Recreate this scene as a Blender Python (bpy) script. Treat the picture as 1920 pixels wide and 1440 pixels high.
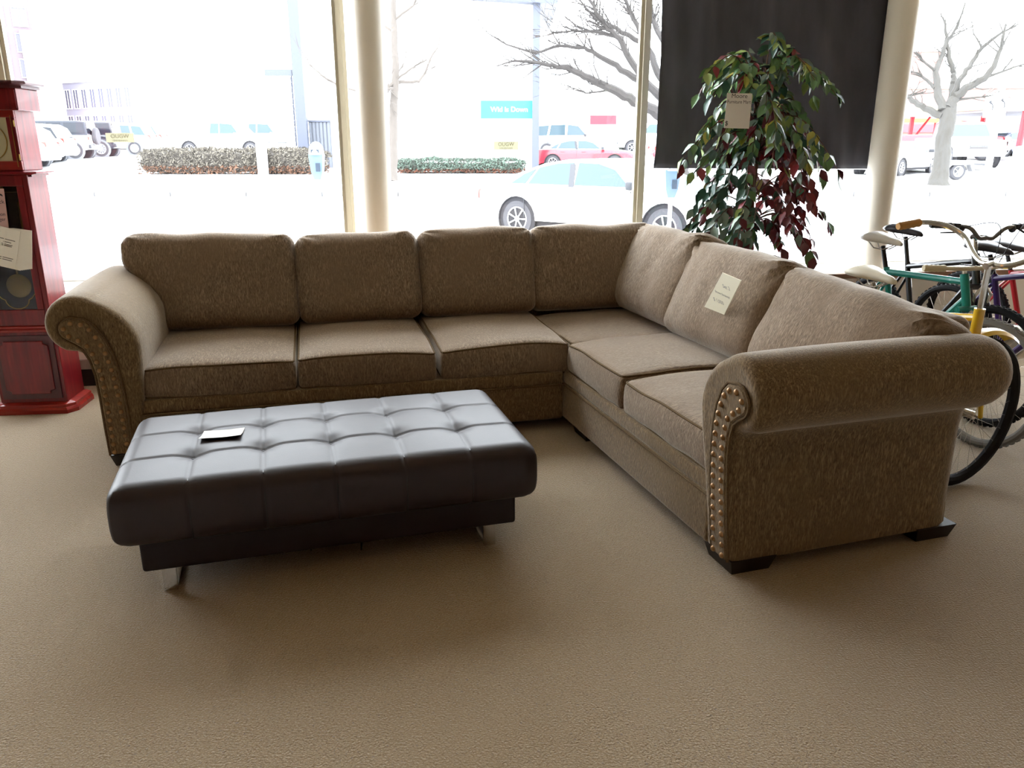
import bpy, bmesh, math, random
from math import sin, cos, pi, radians, sqrt, atan2, tan, exp
from mathutils import Vector, Matrix, noise as mnoise
for o in list(bpy.data.objects): bpy.data.objects.remove(o)
R = random.Random(7)
SC = bpy.context.scene; COL = SC.collection
# ------------------------------------------------------------------ camera, sky, lights, exposure
F = 1497.0; TH = radians(16.9); CH = 1.5
cd = bpy.data.cameras.new('camera'); cam = bpy.data.objects.new('camera', cd); COL.objects.link(cam)
cd.sensor_width = 36; cd.lens = F/1920*36; cd.clip_start = .05; cd.clip_end = 400
cam.location = (0, 0, CH); cam.rotation_euler = (pi/2-TH, 0, 0); SC.camera = cam
w = bpy.data.worlds.new('overcast'); SC.world = w; w.use_nodes = True
nt = w.node_tree; bg = nt.nodes['Background']
bg.inputs[0].default_value = (.88, .945, 1, 1); bg.inputs[1].default_value = 8.0
vs = SC.view_settings; vs.view_transform = 'Standard'; vs.look = 'None'; vs.gamma = 1; vs.exposure = .87; vs.use_curve_mapping = False
SC.cycles.max_bounces = 8; SC.cycles.transparent_max_bounces = 16; SC.cycles.diffuse_bounces = 5
SC.cycles.caustics_reflective = False; SC.cycles.caustics_refractive = False
SC.cycles.sample_clamp_indirect = 6; SC.cycles.use_denoising = True
WY = radians(8.7); WO = Vector((-2.69, 4.91, 0))         # the window wall's inner face: origin and direction
WU = Vector((cos(WY), sin(WY), 0)); WV = Vector((-sin(WY), cos(WY), 0))
def wp(u, v, z): return WO+WU*u+WV*v+Vector((0, 0, z))
CEIL = 3.25; WTOP = 3.05
# ------------------------------------------------------------------ helpers
def lin(c):
    if isinstance(c, str):
        c = [int(c[i:i+2], 16)/255 for i in (0, 2, 4)]
    return tuple((x/12.92 if x <= .04045 else ((x+.055)/1.055)**2.4) for x in c[:3])+(1,)
MATS = {}
def M(name, col, rough=.5, metal=0, spec=.5, noise=None, bump=None, coat=0, sheen=0):
    """noise: list of (scale xyz, colour, lo, hi) mixed over the base in object space; bump: (scale xyz, strength, distance)"""
    if name in MATS: return MATS[name]
    m = bpy.data.materials.new(name); m.use_nodes = True; N = m.node_tree.nodes; L = m.node_tree.links
    p = N['Principled BSDF']; p.inputs['Roughness'].default_value = rough; p.inputs['Metallic'].default_value = metal
    p.inputs['Specular IOR Level'].default_value = spec; p.inputs['Coat Weight'].default_value = coat
    if sheen: p.inputs['Sheen Weight'].default_value = sheen; p.inputs['Sheen Roughness'].default_value = .35; p.inputs['Sheen Tint'].default_value = (1, .93, .84, 1) if 'chenille' in name or 'welt' in name else (1, 1, 1, 1)
    p.inputs['Base Color'].default_value = lin(col)
    tc = N.new('ShaderNodeTexCoord') if (noise or bump) else None
    def nz(scale, detail=3, kind='NOISE'):
        mp = N.new('ShaderNodeMapping'); mp.inputs['Scale'].default_value = scale if hasattr(scale, '__len__') else (scale,)*3
        L.new(tc.outputs['Object'], mp.inputs[0]); t = N.new('ShaderNodeTexNoise'); t.inputs['Scale'].default_value = 1
        t.inputs['Detail'].default_value = detail; L.new(mp.outputs[0], t.inputs['Vector']); return t.outputs[0]
    if noise:
        prev = None
        for sc, c2, lo, hi in noise:
            mr = N.new('ShaderNodeMapRange'); mr.inputs[1].default_value = lo; mr.inputs[2].default_value = hi; L.new(nz(sc), mr.inputs[0])
            mx = N.new('ShaderNodeMix'); mx.data_type = 'RGBA'; L.new(mr.outputs[0], mx.inputs[0])
            if prev is None: mx.inputs[6].default_value = lin(col)
            else: L.new(prev, mx.inputs[6])
            mx.inputs[7].default_value = lin(c2); prev = mx.outputs[2]
        L.new(prev, p.inputs['Base Color'])
    if bump:
        b = N.new('ShaderNodeBump'); b.inputs['Strength'].default_value = bump[1]; b.inputs['Distance'].default_value = bump[2]
        L.new(nz(bump[0], 2), b.inputs['Height']); L.new(b.outputs[0], p.inputs['Normal'])
    MATS[name] = m; return m
def glass_mat(name, tint=(.96, .98, .97), fac=.06, rough=0.0):
    m = bpy.data.materials.new(name); m.use_nodes = True; N = m.node_tree.nodes; L = m.node_tree.links
    N.remove(N['Principled BSDF']); out = N['Material Output']
    t = N.new('ShaderNodeBsdfTransparent'); t.inputs[0].default_value = (*tint, 1)
    g = N.new('ShaderNodeBsdfGlossy'); g.inputs['Roughness'].default_value = rough
    mx = N.new('ShaderNodeMixShader')
    lw = N.new('ShaderNodeLayerWeight'); lw.inputs[0].default_value = .5          # Schlick's reflectance, the same from either side of the pane
    pw = N.new('ShaderNodeMath'); pw.operation = 'POWER'; pw.inputs[1].default_value = 5; L.new(lw.outputs['Facing'], pw.inputs[0])
    ml = N.new('ShaderNodeMath'); ml.operation = 'MULTIPLY_ADD'; ml.inputs[1].default_value = .9; ml.inputs[2].default_value = fac/2; L.new(pw.outputs[0], ml.inputs[0])
    L.new(ml.outputs[0], mx.inputs[0]); L.new(t.outputs[0], mx.inputs[1]); L.new(g.outputs[0], mx.inputs[2]); L.new(mx.outputs[0], out.inputs[0])
    MATS[name] = m; return m
def emit(name, col, s):
    m = bpy.data.materials.new(name); m.use_nodes = True; N = m.node_tree.nodes
    p = N['Principled BSDF']; p.inputs['Emission Color'].default_value = lin(col); p.inputs['Emission Strength'].default_value = s
    p.inputs['Base Color'].default_value = lin(col); return m
def nrm(v): 
    v = Vector(v); return v.normalized() if v.length > 1e-9 else Vector((0, 0, 1))
class MB:
    def __init__(s, xf=None): s.v = []; s.f = []; s.xf = xf
    def add(s, vs, fs):
        b = len(s.v); s.v += [tuple(s.xf(Vector(p))) if s.xf else tuple(p) for p in vs]; s.f += [tuple(b+i for i in f) for f in fs]; return s
    def box(s, c, d, rot=None):
        c = Vector(c); vs = []
        for x in (-.5, .5):
            for y in (-.5, .5):
                for z in (-.5, .5):
                    p = Vector((x*d[0], y*d[1], z*d[2])); p = rot @ p if rot is not None else p; vs.append(c+p)
        return s.add(vs, [(0, 1, 3, 2), (4, 6, 7, 5), (0, 4, 5, 1), (2, 3, 7, 6), (0, 2, 6, 4), (1, 5, 7, 3)])
    def tube(s, pts, r, n=8, closed=False, cap=True, flat=1.0):
        pts = [Vector(p) for p in pts]; m = len(pts); rr = r if hasattr(r, '__len__') else [r]*m
        vs = []; fs = []; prev = None
        for i, p in enumerate(pts):
            a = pts[(i-1) % m] if (closed or i > 0) else p; b = pts[(i+1) % m] if (closed or i < m-1) else p
            t = nrm(b-a)
            if prev is None:
                up = Vector((0, 0, 1)) if abs(t.z) < .9 else Vector((1, 0, 0)); x = nrm(t.cross(up))
            else:
                x = prev-t*prev.dot(t); x = nrm(x) if x.length > 1e-6 else nrm(t.cross(Vector((.3, .5, .8))))
            prev = x; y = t.cross(x)
            for k in range(n):
                q = 2*pi*k/n; vs.append(p+(x*cos(q)+y*sin(q)*flat)*rr[i])
        for i in range(m if closed else m-1):
            j = (i+1) % m
            for k in range(n): k2 = (k+1) % n; fs.append((i*n+k, i*n+k2, j*n+k2, j*n+k))
        if cap and not closed: fs += [tuple(range(n-1, -1, -1)), tuple((m-1)*n+k for k in range(n))]
        return s.add(vs, fs)
    def lathe(s, prof, n=16, c=(0, 0, 0), ax=None):
        """prof: (radius, height) pairs about +z (or the axis ax) at c"""
        c = Vector(c); q = Vector((0, 0, 1)).rotation_difference(nrm(ax)).to_matrix() if ax is not None else Matrix.Identity(3)
        vs = [c+q @ Vector((r*cos(2*pi*k/n), r*sin(2*pi*k/n), h)) for r, h in prof for k in range(n)]
        m = len(prof); fs = [(i*n+k, i*n+(k+1) % n, (i+1)*n+(k+1) % n, (i+1)*n+k) for i in range(m-1) for k in range(n)]
        fs += [tuple(range(n-1, -1, -1)), tuple((m-1)*n+k for k in range(n))]
        return s.add(vs, fs)
    def ball(s, c, r, n=10, m=6, sq=(1, 1, 1)):
        vs = []; fs = []
        for i in range(m+1):
            a = pi*i/m
            for k in range(n): b = 2*pi*k/n; vs.append(Vector(c)+Vector((sin(a)*cos(b)*sq[0], sin(a)*sin(b)*sq[1], cos(a)*sq[2]))*r)
        for i in range(m):
            for k in range(n): fs.append((i*n+k, (i+1)*n+k, (i+1)*n+(k+1) % n, i*n+(k+1) % n))
        return s.add(vs, fs)
    def prism(s, poly, a, b, mp=lambda p, q, t: (p, t, q)):
        n = len(poly); vs = [mp(p, q, a) for p, q in poly]+[mp(p, q, b) for p, q in poly]
        return s.add(vs, [tuple(range(n)), tuple(range(2*n-1, n-1, -1))]+[(i, i+n, (i+1) % n+n, (i+1) % n) for i in range(n)])
    def loft(s, secs, cap=True, closed=False):
        n = len(secs[0]); m = len(secs); vs = [p for q in secs for p in q]
        fs = [(i*n+k, i*n+(k+1) % n, ((i+1) % m)*n+(k+1) % n, ((i+1) % m)*n+k) for i in range(m if closed else m-1) for k in range(n)]
        if cap and not closed: fs += [tuple(range(n-1, -1, -1)), tuple((m-1)*n+k for k in range(n))]
        return s.add(vs, fs)
    def grid(s, fn, nu, nv):
        vs = [fn(i/nu, j/nv) for i in range(nu+1) for j in range(nv+1)]
        return s.add(vs, [(i*(nv+1)+j, (i+1)*(nv+1)+j, (i+1)*(nv+1)+j+1, i*(nv+1)+j+1) for i in range(nu) for j in range(nv)])
    def rbox(s, h, r, n=(8, 8, 8), fn=None, k=4, pre=None):
        """rounded box of half sizes h, edge radius r; fn deforms the finished point"""
        ax = []
        for a in range(3):
            e = [-h[a]+r*(1-cos(pi/2*i/k)) for i in range(k)]; inner = [-h[a]+r+(2*h[a]-2*r)*i/n[a] for i in range(n[a]+1)]
            ax.append(e+inner+[-x for x in reversed(e)])
        idx = {}; vs = []; fs = []
        def vid(p):
            key = tuple(round(x, 5) for x in p)
            if key not in idx:
                p = Vector(p); q = Vector([max(-h[i]+r, min(h[i]-r, p[i])) for i in range(3)]); d = p-q
                pp = q+(d.normalized()*r if d.length > 1e-9 else d)
                idx[key] = len(vs); vs.append(fn(pp) if fn else pp)
            return idx[key]
        for a in range(3):
            b, c = (a+1) % 3, (a+2) % 3
            for sgn in (-1, 1):
                for i in range(len(ax[b])-1):
                    for j in range(len(ax[c])-1):
                        quad = []
                        for (ii, jj) in ((i, j), (i+1, j), (i+1, j+1), (i, j+1)):
                            p = [0, 0, 0]; p[a] = sgn*h[a]; p[b] = ax[b][ii]; p[c] = ax[c][jj]; quad.append(vid(p))
                        quad = list(dict.fromkeys(quad))
                        if len(quad) > 2: fs.append(quad if sgn > 0 else quad[::-1])
        return s.add(vs, fs)
    def mesh(s, name, mat, smooth=.6, fix=True):
        me = bpy.data.meshes.new(name); me.from_pydata(s.v, [], s.f)
        if fix:
            bm = bmesh.new(); bm.from_mesh(me); bmesh.ops.recalc_face_normals(bm, faces=bm.faces[:]); bm.to_mesh(me); bm.free()
        if smooth:
            me.polygons.foreach_set('use_smooth', [True]*len(me.polygons)); me.set_sharp_from_angle(angle=smooth)
        if mat: me.materials.append(mat)
        me.update(); return me
    def build(s, name, mat, parent=None, smooth=.6, fix=True, bevel=0, loc=None, rot=None):
        return link(name, s.mesh(name, mat, smooth, fix), parent, loc, rot, bevel)
def link(name, me, parent=None, loc=None, rot=None, bevel=0):
    o = bpy.data.objects.new(name, me); COL.objects.link(o)
    if parent is not None: o.parent = parent
    if loc is not None: o.location = loc
    if rot is not None: o.rotation_euler = rot
    if bevel:
        b = o.modifiers.new('bevel', 'BEVEL'); b.width = bevel; b.segments = 2; b.limit_method = 'ANGLE'; b.angle_limit = .6
    return o
def tag(o, label=None, cat=None, group=None, kind=None):
    for k, v in (('label', label), ('category', cat), ('group', group), ('kind', kind)):
        if v: o[k] = v
    return o
def thing(name, label, cat, loc=(0, 0, 0), rz=0, group=None):
    o = bpy.data.objects.new(name, None); COL.objects.link(o); o.location = loc; o.rotation_euler = (0, 0, rz); o.empty_display_size = .1
    return tag(o, label, cat, group)
def struct(mb, name, mat, parent=None, **k):
    o = mb.build(name, mat, parent, **k)
    if parent is None: o['kind'] = 'structure'
    return o
def text(body, size, mat, parent, loc, rot, name='lettering', align='CENTER', ext=.0006, sx=1):
    c = bpy.data.curves.new(name, 'FONT'); c.body = body; c.size = size; c.extrude = ext; c.align_x = align; c.align_y = 'CENTER'
    t = bpy.data.objects.new(name, c); COL.objects.link(t); bpy.context.view_layer.update()
    me = bpy.data.meshes.new_from_object(t.evaluated_get(bpy.context.evaluated_depsgraph_get())); bpy.data.objects.remove(t); me.name = name
    me.materials.clear(); me.materials.append(mat)
    o = link(name, me, parent, loc, rot); o.scale = (sx, 1, 1); return o
FW = Vector((0, cos(TH), -sin(TH))); UP = Vector((0, sin(TH), cos(TH)))
def at(x, y, d):
    """the point of the place seen at photo pixel x, y at depth d metres"""
    return Vector((0, 0, CH))+(FW+Vector((1, 0, 0))*((x-960)/F)+UP*((720-y)/F))*d
# ------------------------------------------------------------------ materials
fab_x = M('chenille_warp_x', '8c7967', .95, spec=.2, sheen=.75,
          noise=[((420, 70, 70), '564839', .4, .7), ((170, 34, 34), 'b5a28a', .5, .85), ((3, 3, 3), '816e5b', .45, .8)], bump=((260, 90, 90), .5, .004))
fab_y = M('chenille_warp_xy', '7f694e', .95, spec=.2, sheen=.75,
          noise=[((400, 400, 65), '493c2b', .4, .68), ((160, 160, 30), 'a68e6b', .5, .82), ((3, 3, 3), '736044', .45, .8)], bump=((220, 220, 60), .55, .004))
fab_b = M('chenille_warp_y', '8c7967', .95, spec=.2, sheen=.75,
          noise=[((70, 420, 70), '564839', .4, .7), ((34, 170, 34), 'b5a28a', .5, .85), ((3, 3, 3), '816e5b', .45, .8)], bump=((90, 260, 90), .5, .004))
welt_m = M('welt_cord', '5c4a37', .95, spec=.15, noise=[((200, 200, 200), '726044', .4, .7)])
foot_m = M('black_foot_wood', '1d1714', .5)
brass = M('antique_brass_nail', '9a7650', .35, metal=.6)
leather = M('dark_brown_leather', '2e2326', .48, spec=.42, noise=[((9, 9, 9), '281e21', .4, .7)], bump=((230, 230, 230), .12, .002))
leather2 = M('dark_leather_base', '292023', .5, spec=.25, bump=((230, 230, 230), .12, .002))
chrome = M('chrome', 'd8d8d6', .12, metal=1)
steel = M('brushed_nickel', 'b9b2a6', .3, metal=1)
black_p = M('black_plastic', '17161a', .45)
rubber = M('tyre_rubber', '1c1b1d', .8, spec=.2)
paper = M('white_paper', 'f4f2ea', .8, spec=.2)
ink = M('printed_ink', '3d3b3a', .8); faint = M('faint_pencil', 'b9b6ac', .8)
carpet = M('carpet_loop', 'a39178', 1, spec=.05, sheen=.8,
           noise=[((150, 150, 150), '86735a', .50, .70), ((230, 230, 230), 'c2b296', .55, .72), ((95, 95, 95), '857d7a', .63, .72), ((1.1, 1.1, 1.1), '9e8b70', .4, .75)],
           bump=((160, 160, 160), .9, .006))
wall_w = M('wall_paint_white', 'e4e0d8', .8, noise=[((2, 2, 2), 'd9d5cc', .4, .7)])
wall_c = M('wall_paint_tan', '8c7a62', .85)
grey_base = M('cove_grey', '8f8a84', .6); dark_base = M('baseboard_black', '1b1a19', .6)
alu = M('aluminium_frame', 'c4bca8', .45, metal=.35)
glass = glass_mat('window_glass', (1, 1, 1))
snow = M('snow_salt_ground', 'd9d9d9', .9, noise=[((.6, .6, .6), 'c2c2c2', .5, .8)])
asphalt = M('salted_asphalt', 'c9c9ca', .9, noise=[((.5, 1.5, 1), 'b2b2b5', .45, .8)])
white_wall = M('outdoor_white_panel', 'e6e6e6', .8)
# ------------------------------------------------------------------ the room shell
X0, X1, YB = -7.0, 9.0, -7.0
def wy(x): return WO.y+(x-WO.x)*tan(WY)
mb = MB(); mb.add([(X0, YB, 0), (X1, YB, 0), (X1, wy(X1), 0), (X0, wy(X0), 0), (X0, YB, -.1), (X1, YB, -.1), (X1, wy(X1), -.1), (X0, wy(X0), -.1)],
                  [(0, 1, 2, 3), (7, 6, 5, 4), (0, 4, 5, 1), (1, 5, 6, 2), (2, 6, 7, 3), (3, 7, 4, 0)])
struct(mb, 'floor', carpet, smooth=0)
ceil_m = M('ceiling_tile', 'b3a994', .9)
mb = MB(); mb.add([(X0, YB, CEIL), (X1, YB, CEIL), (X1, wy(X1)+.7, CEIL), (X0, wy(X0)+.7, CEIL), (X0, YB, CEIL+.1), (X1, YB, CEIL+.1), (X1, wy(X1)+.7, CEIL+.1), (X0, wy(X0)+.7, CEIL+.1)],
                  [(3, 2, 1, 0), (4, 5, 6, 7), (0, 4, 5, 1), (1, 5, 6, 2), (2, 6, 7, 3), (3, 7, 4, 0)])
struct(mb, 'ceiling', ceil_m, smooth=0)
for nm, c, d in (('wall_left', (X0-.05, (YB+wy(X0))/2, CEIL/2), (.1, wy(X0)-YB+1.6, CEIL)), ('wall_right', (X1+.05, (YB+wy(X1))/2, CEIL/2), (.1, wy(X1)-YB+1.6, CEIL)), ('wall_rear', ((X0+X1)/2, YB-.05, CEIL/2), (X1-X0, .1, CEIL))):
    struct(MB().box(c, d), nm, wall_c, smooth=0)
RW = Matrix.Rotation(WY, 3, 'Z')
UL, UR = -4.3, 11.9; UC = (UL+UR)/2; ULEN = UR-UL
SILL = .60
struct(MB().box(wp(UC, .05, .17+(SILL-.2)/2), (ULEN, .1, SILL-.2), RW), 'wall_front', wall_w, smooth=0)
struct(MB().box(wp(UC, .04, .075), (ULEN, .10, .19), RW), 'baseboard_front', dark_base, smooth=0)
struct(MB().box(wp(UC, -.012, .143), (ULEN, .02, .06), RW), 'trim_1', grey_base, smooth=0)
struct(MB().box(wp(UC, .29, SILL-.015), (ULEN, .56, .03), RW), 'trim_2', wall_w, smooth=0)
struct(MB().box(wp((4.2+UR)/2, -.004, SILL-.02), (UR-4.2, .022, .035), RW), 'trim_3', M('sill_edge_wood', '8d6b52', .6), smooth=0)
struct(MB().box(wp(UC, .50, (WTOP+CEIL)/2), (ULEN, .2, CEIL-WTOP), RW), 'wall_header', wall_w, smooth=0)
struct(MB().box(wp(UC, .5, SILL/2-.05), (ULEN, .12, SILL+.04), RW), 'wall_outer', white_wall, smooth=0)
mull = [UL, -2.46, -.40, 1.655, 3.715, 5.66, 7.7, 9.8, UR]
for i in range(len(mull)-1):
    a, b = mull[i], mull[i+1]
    wi = thing('window_%d' % (i+1), None, None); wi['kind'] = 'structure'
    MB().box(wp((a+b)/2, .47, (SILL+WTOP)/2), (b-a-.06, .008, WTOP-SILL), RW).build('pane', glass, wi, smooth=0)
    m1 = MB(); m1.box(wp(a, .45, (SILL+WTOP)/2), (.030, .05, WTOP-SILL), RW)
    m1.box(wp(a-.027, .47, (SILL+WTOP)/2), (.022, .04, WTOP-SILL), RW); m1.box(wp(a+.027, .47, (SILL+WTOP)/2), (.022, .04, WTOP-SILL), RW)
    m1.build('mullion', alu, wi, smooth=0)
    MB().box(wp((a+b)/2, .47, SILL+.002), (b-a-.06, .03, .012), RW).build('bottom_rail', wall_w, wi, smooth=0)
    MB().box(wp((a+b)/2, .47, WTOP-.02), (b-a-.06, .05, .05), RW).build('top_rail', alu, wi, smooth=0)
col_m = M('column_paint', 'e9e2d6', .5)
for i, u in enumerate((1.85, 5.44)):
    c = wp(u, .2, 0)
    o = struct(MB().lathe([(.10, SILL), (.10, CEIL)], 32, (c.x, c.y, 0)), 'column_%d' % (i+1), col_m)
# ceiling troffers (above and behind the camera)
troff = emit('troffer_diffuser', 'ffb66a', .42)
for i, (x, y) in enumerate([(-3.5, -2.5), (0, -2.5), (3.5, -2.5), (-3.5, 1.2), (0.3, 1.2), (3.9, 1.2), (-1.8, -5.2), (2, -5.2)]):
    t = thing('ceiling_light', 'recessed fluorescent ceiling troffer with warm diffuser', 'light', (x, y, CEIL), 0, 'ceiling troffers above the showroom')
    m1 = MB(); m1.box((0, .33, -.02), (1.24, .03, .04)); m1.box((0, -.33, -.02), (1.24, .03, .04)); m1.box((.61, 0, -.02), (.03, .63, .04)); m1.box((-.61, 0, -.02), (.03, .63, .04))
    m1.build('frame', wall_w, t, smooth=0); MB().box((0, 0, -.012), (1.19, .63, .01)).build('diffuser', troff, t, smooth=0)
# ------------------------------------------------------------------ the sectional sofa
sofa = thing('sectional_sofa', 'large brown chenille L-shaped sectional sofa with rolled nailhead arms', 'sofa', (-1.914, 3.555, 0))
SA = ((0, 0, 0), (0, 0, radians(14)))                       # long section frame: x along, y into its depth
SB = ((.745+1.914, 2.63-3.555, 0), (0, 0, radians(17.5)))   # side section frame: x into its depth, y along
# rolled arm: profile in (s outward, z)
ARM = [(0, .055), (0, .2), (0, .36), (.002, .47), (.012, .53), (.035, .565), (.065, .583)]
for k in range(17):
    a = radians(-62+k*12); ARM.append((.05+.135*cos(a), .71+.135*sin(a)))
ARM += [(-.045, .812), (-.09, .786), (-.135, .748), (-.17, .70), (-.192, .65), (-.2, .6), (-.197, .53), (-.188, .44), (-.176, .34), (-.163, .2), (-.155, .055)]
PAN = [(.0, .07), (-.0, .2), (-.002, .36), (.0, .47), (.012, .55), (.035, .605), (.062, .628)]
for k in range(9):
    a = radians(-60+k*22); PAN.append((.07+.052*cos(a), .695+.052*sin(a)))
PAN += [(.012, .737), (-.022, .705), (-.055, .645), (-.078, .57), (-.092, .48), (-.098, .38), (-.1, .25), (-.095, .07)]
def inset(poly, d):
    n = len(poly); out = []
    A2 = sum(poly[i][0]*poly[(i+1) % n][1]-poly[(i+1) % n][0]*poly[i][1] for i in range(n)); sg = 1 if A2 > 0 else -1
    for i in range(n):
        a = Vector(poly[i-1]); b = Vector(poly[(i+1) % n]); p = Vector(poly[i]); t = nrm((*(b-a), 0)); nn = Vector((-t.y, t.x))*sg
        out.append((p.x+nn.x*d, p.y+nn.y*d))
    return out
def shear(z): return -.085*(z-.05)
def arm(mp, L, mat, secs_end):
    """mp(s, y, z) places a point of the arm in its section's frame; L is its length"""
    m = MB(); secs = []
    for d, y in [(.045, .002), (.03, .0), (.016, .006), (.005, .02), (0, .042)]:
        secs.append([mp(s, y+shear(z), z) for s, z in inset(ARM, d)])
    for k in range(1, 9):
        y = .042+(L-.1-.042)*k/8
        secs.append([mp(s+.004*mnoise.noise((s*9, y*5, z*9)), y+shear(z)*(1-k/8), z+.006*sin(pi*k/8)*(1 if z > .6 else 0)) for s, z in ARM])
    for d, y in [(.006, L-.06), (.02, L-.025), (.045, L-.006), (.08, L)]: secs.append([mp(s, y, z) for s, z in inset(ARM, d)])
    m.loft(secs); body = m.build('arm', mat, sofa, smooth=1.0, loc=secs_end[0], rot=secs_end[1])
    m = MB(); pin = inset(PAN, .006)
    m.loft([[mp(s, .02+shear(z), z) for s, z in PAN], [mp(s, -.008+shear(z), z) for s, z in PAN], [mp(s, -.013+shear(z), z) for s, z in pin]])
    pan = m.build('nailhead_panel', mat, body, smooth=.5)
    m = MB(); m.tube([mp(s, -.006+shear(z), z) for s, z in inset(PAN, -.006)], .0055, 6)
    m.build('welt', welt_m, body)
    m = MB(); m.lathe([(.0115, 0), (.0108, .004), (.0075, .008), (.003, .0098)], 10); nm = m.mesh('nailhead', brass)
    path = inset(PAN, .022); pts = [Vector(p) for p in path]
    seg = [0]
    for i in range(1, len(pts)): seg.append(seg[-1]+(pts[i]-pts[i-1]).length)
    n = int(seg[-1]/.041); f = Vector(mp(0, 0, .3))-Vector(mp(0, .1, .3))
    q = Vector((0, 0, 1)).rotation_difference(nrm(f)).to_euler()
    for k in range(n+1):
        L0 = seg[-1]*k/n; i = max(j for j in range(len(seg)-1) if seg[j] <= L0+1e-6); t = (L0-seg[i])/(seg[i+1]-seg[i])
        p = pts[i].lerp(pts[i+1], min(1, t)); link('nailhead', nm, body, mp(p.x, -.013+shear(p.y), p.y), q)
    return body
arm(lambda s, y, z: (-s, y, z), 1.0, fab_y, SA)
arm(lambda s, y, z: (y, -.09-s, z), 1.0, fab_y, SB)
def base(mp, x0, x1, y0, y1, sec):
    m = MB(); c = mp((x0+x1)/2, (y0+y1)/2, .155); d = [abs(v) for v in (Vector(mp(x1, y1, 0))-Vector(mp(x0, y0, 0)))]
    m.rbox((d[0]/2, d[1]/2, .1), .02, (6, 6, 2), fn=lambda p: p+Vector(c), k=3); b = m.build('base', fab_y, sofa, loc=sec[0], rot=sec[1])
    return b
idn = lambda x, y, z: (x, y, z)
bA = base(idn, .14, 2.262, .0, .95, SA)
MB().rbox((1.06, .47, .035), .014, (4, 4, 2), fn=lambda p: p+Vector((1.2, .478, .285)), k=3).build('seat_deck', fab_y, sofa, loc=SA[0], rot=SA[1])
bB = base(idn, .0, .95, .06, 2.40, SB)
MB().rbox((.47, 1.16, .035), .014, (4, 4, 2), fn=lambda p: p+Vector((.478, 1.225, .285)), k=3).build('seat_deck', fab_y, sofa, loc=SB[0], rot=SB[1])
m = MB(); m.tube([(.15, -.002, .252), (2.262, -.002, .252)], .005, 6); m.build('base_welt', welt_m, sofa, loc=SA[0], rot=SA[1])
m = MB(); m.tube([(-.002, .07, .252), (-.002, 1.56, .252)], .005, 6); m.build('base_welt', welt_m, sofa, loc=SB[0], rot=SB[1])
# back frames
MB().rbox((1.62, .075, .425), .05, (10, 3, 6), fn=lambda p: Vector((p.x+1.62, p.y+1.0, p.z+.48))).build('back_frame', fab_x, sofa, loc=SA[0], rot=SA[1])
MB().rbox((.07, 1.17, .405), .05, (3, 10, 6), fn=lambda p: Vector((p.x+1.0, p.y+1.18, p.z+.46))).build('back_frame', fab_b, sofa, loc=SB[0], rot=SB[1])
for sec, pts in ((SA, [(.085, .10), (.085, .9), (1.2, .9), (2.1, .9)]), (SB, [(.105, .0), (.93, .0), (.9, 2.2), (.12, 1.4)])):
    for x, y in pts:
        m = MB(); m.loft([[(x+sx*q, y+sy*q2, z) for sx, sy in ((-1, -1), (1, -1), (1, 1), (-1, 1))] for q, q2, z in ((.078, .078, 0), (.095, .095, .06))])
        m.build('foot', foot_m, sofa, smooth=0, loc=sec[0], rot=sec[1])
# seat cushions
def seat(sec, x0, x1, y0, y1, zt, zb, front, mat, seed, crown=.022):
    c = Vector(((x0+x1)/2, (y0+y1)/2, (zt+zb)/2)); h = ((x1-x0)/2-.003, (y1-y0)/2-.002, (zt-zb)/2); r = .03
    def fn(p):
        a, b, e = p.x/h[0], p.y/h[1], p.z/h[2]; q = p.copy()
        top = max(0, 1-a*a)*max(0, 1-b*b); q.z += crown*sqrt(top)*(1 if e > 0 else .2)*(.5+.5*e if e > 0 else 1)
        q.z += .006*mnoise.noise((p.x*4+seed, p.y*4, seed))*(1 if e > .5 else 0)
        sag = -.010*mnoise.noise((p.x*3+seed*2, p.y*3, 5)); q.z += sag
        q.z -= .012*(a**4)*(.5+.5*b if front == 'x' else .5-.5*b)*(1 if e > 0 else 0)
        bul = max(0, 1-e*e)
        if front == 'y' and b < -.8: q.y -= .016*bul*(1-a*a*.6)
        if front == 'x' and a < -.8: q.x -= .016*bul*(1-b*b*.6)
        if e < 0 and ((front == 'y' and b < 0) or (front == 'x' and a < 0)): q.z += .012*mnoise.noise((p.x*5, p.y*5, seed+3))-.004
        return q+c
    m = MB(); m.rbox(h, r, (14, 14, 4), fn); cu = m.build('seat_cushion', mat, sofa, smooth=1.2, loc=sec[0], rot=sec[1])
    for sgn, nm in ((1, 'piping'), (-1, 'piping')):
        pts = []
        N = 10; rr = r*.72
        cor = [(-1, -1), (1, -1), (1, 1), (-1, 1)]
        path = []
        for ci, (sx, sy) in enumerate(cor):
            cx, cy = sx*(h[0]-r), sy*(h[1]-r); a0 = atan2(sy, sx)
            for k in (-1, 0, 1): path.append((cx+r*.78*cos(a0+k*pi/4), cy+r*.78*sin(a0+k*pi/4)))
        full = []
        for i in range(len(path)):
            p, q = Vector(path[i]), Vector(path[(i+1) % len(path)]); k = max(1, int((q-p).length/.05))
            full += [p.lerp(q, t/k) for t in range(k)]
        loop = [fn(Vector((p.x, p.y, sgn*(h[2]-r+r*.74)))) for p in full]
        MB().tube(loop, .0052, 6, closed=True).build(nm, welt_m, cu)
    return cu
seat(SA, .165, .882, .02, .92, .475, .315, 'y', fab_x, 1)
seat(SA, .885, 1.583, .02, .92, .478, .315, 'y', fab_x, 2)
seat(SA, 1.60, 2.30, .02, .92, .482, .315, 'y', fab_x, 3)
seat(SB, .055, .93, 1.59, 2.36, .462, .315, 'x', fab_b, 4)
seat(SB, .02, .93, .885, 1.575, .482, .315, 'x', fab_b, 5)
seat(SB, .02, .93, .115, .872, .474, .315, 'x', fab_b, 6)
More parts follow.
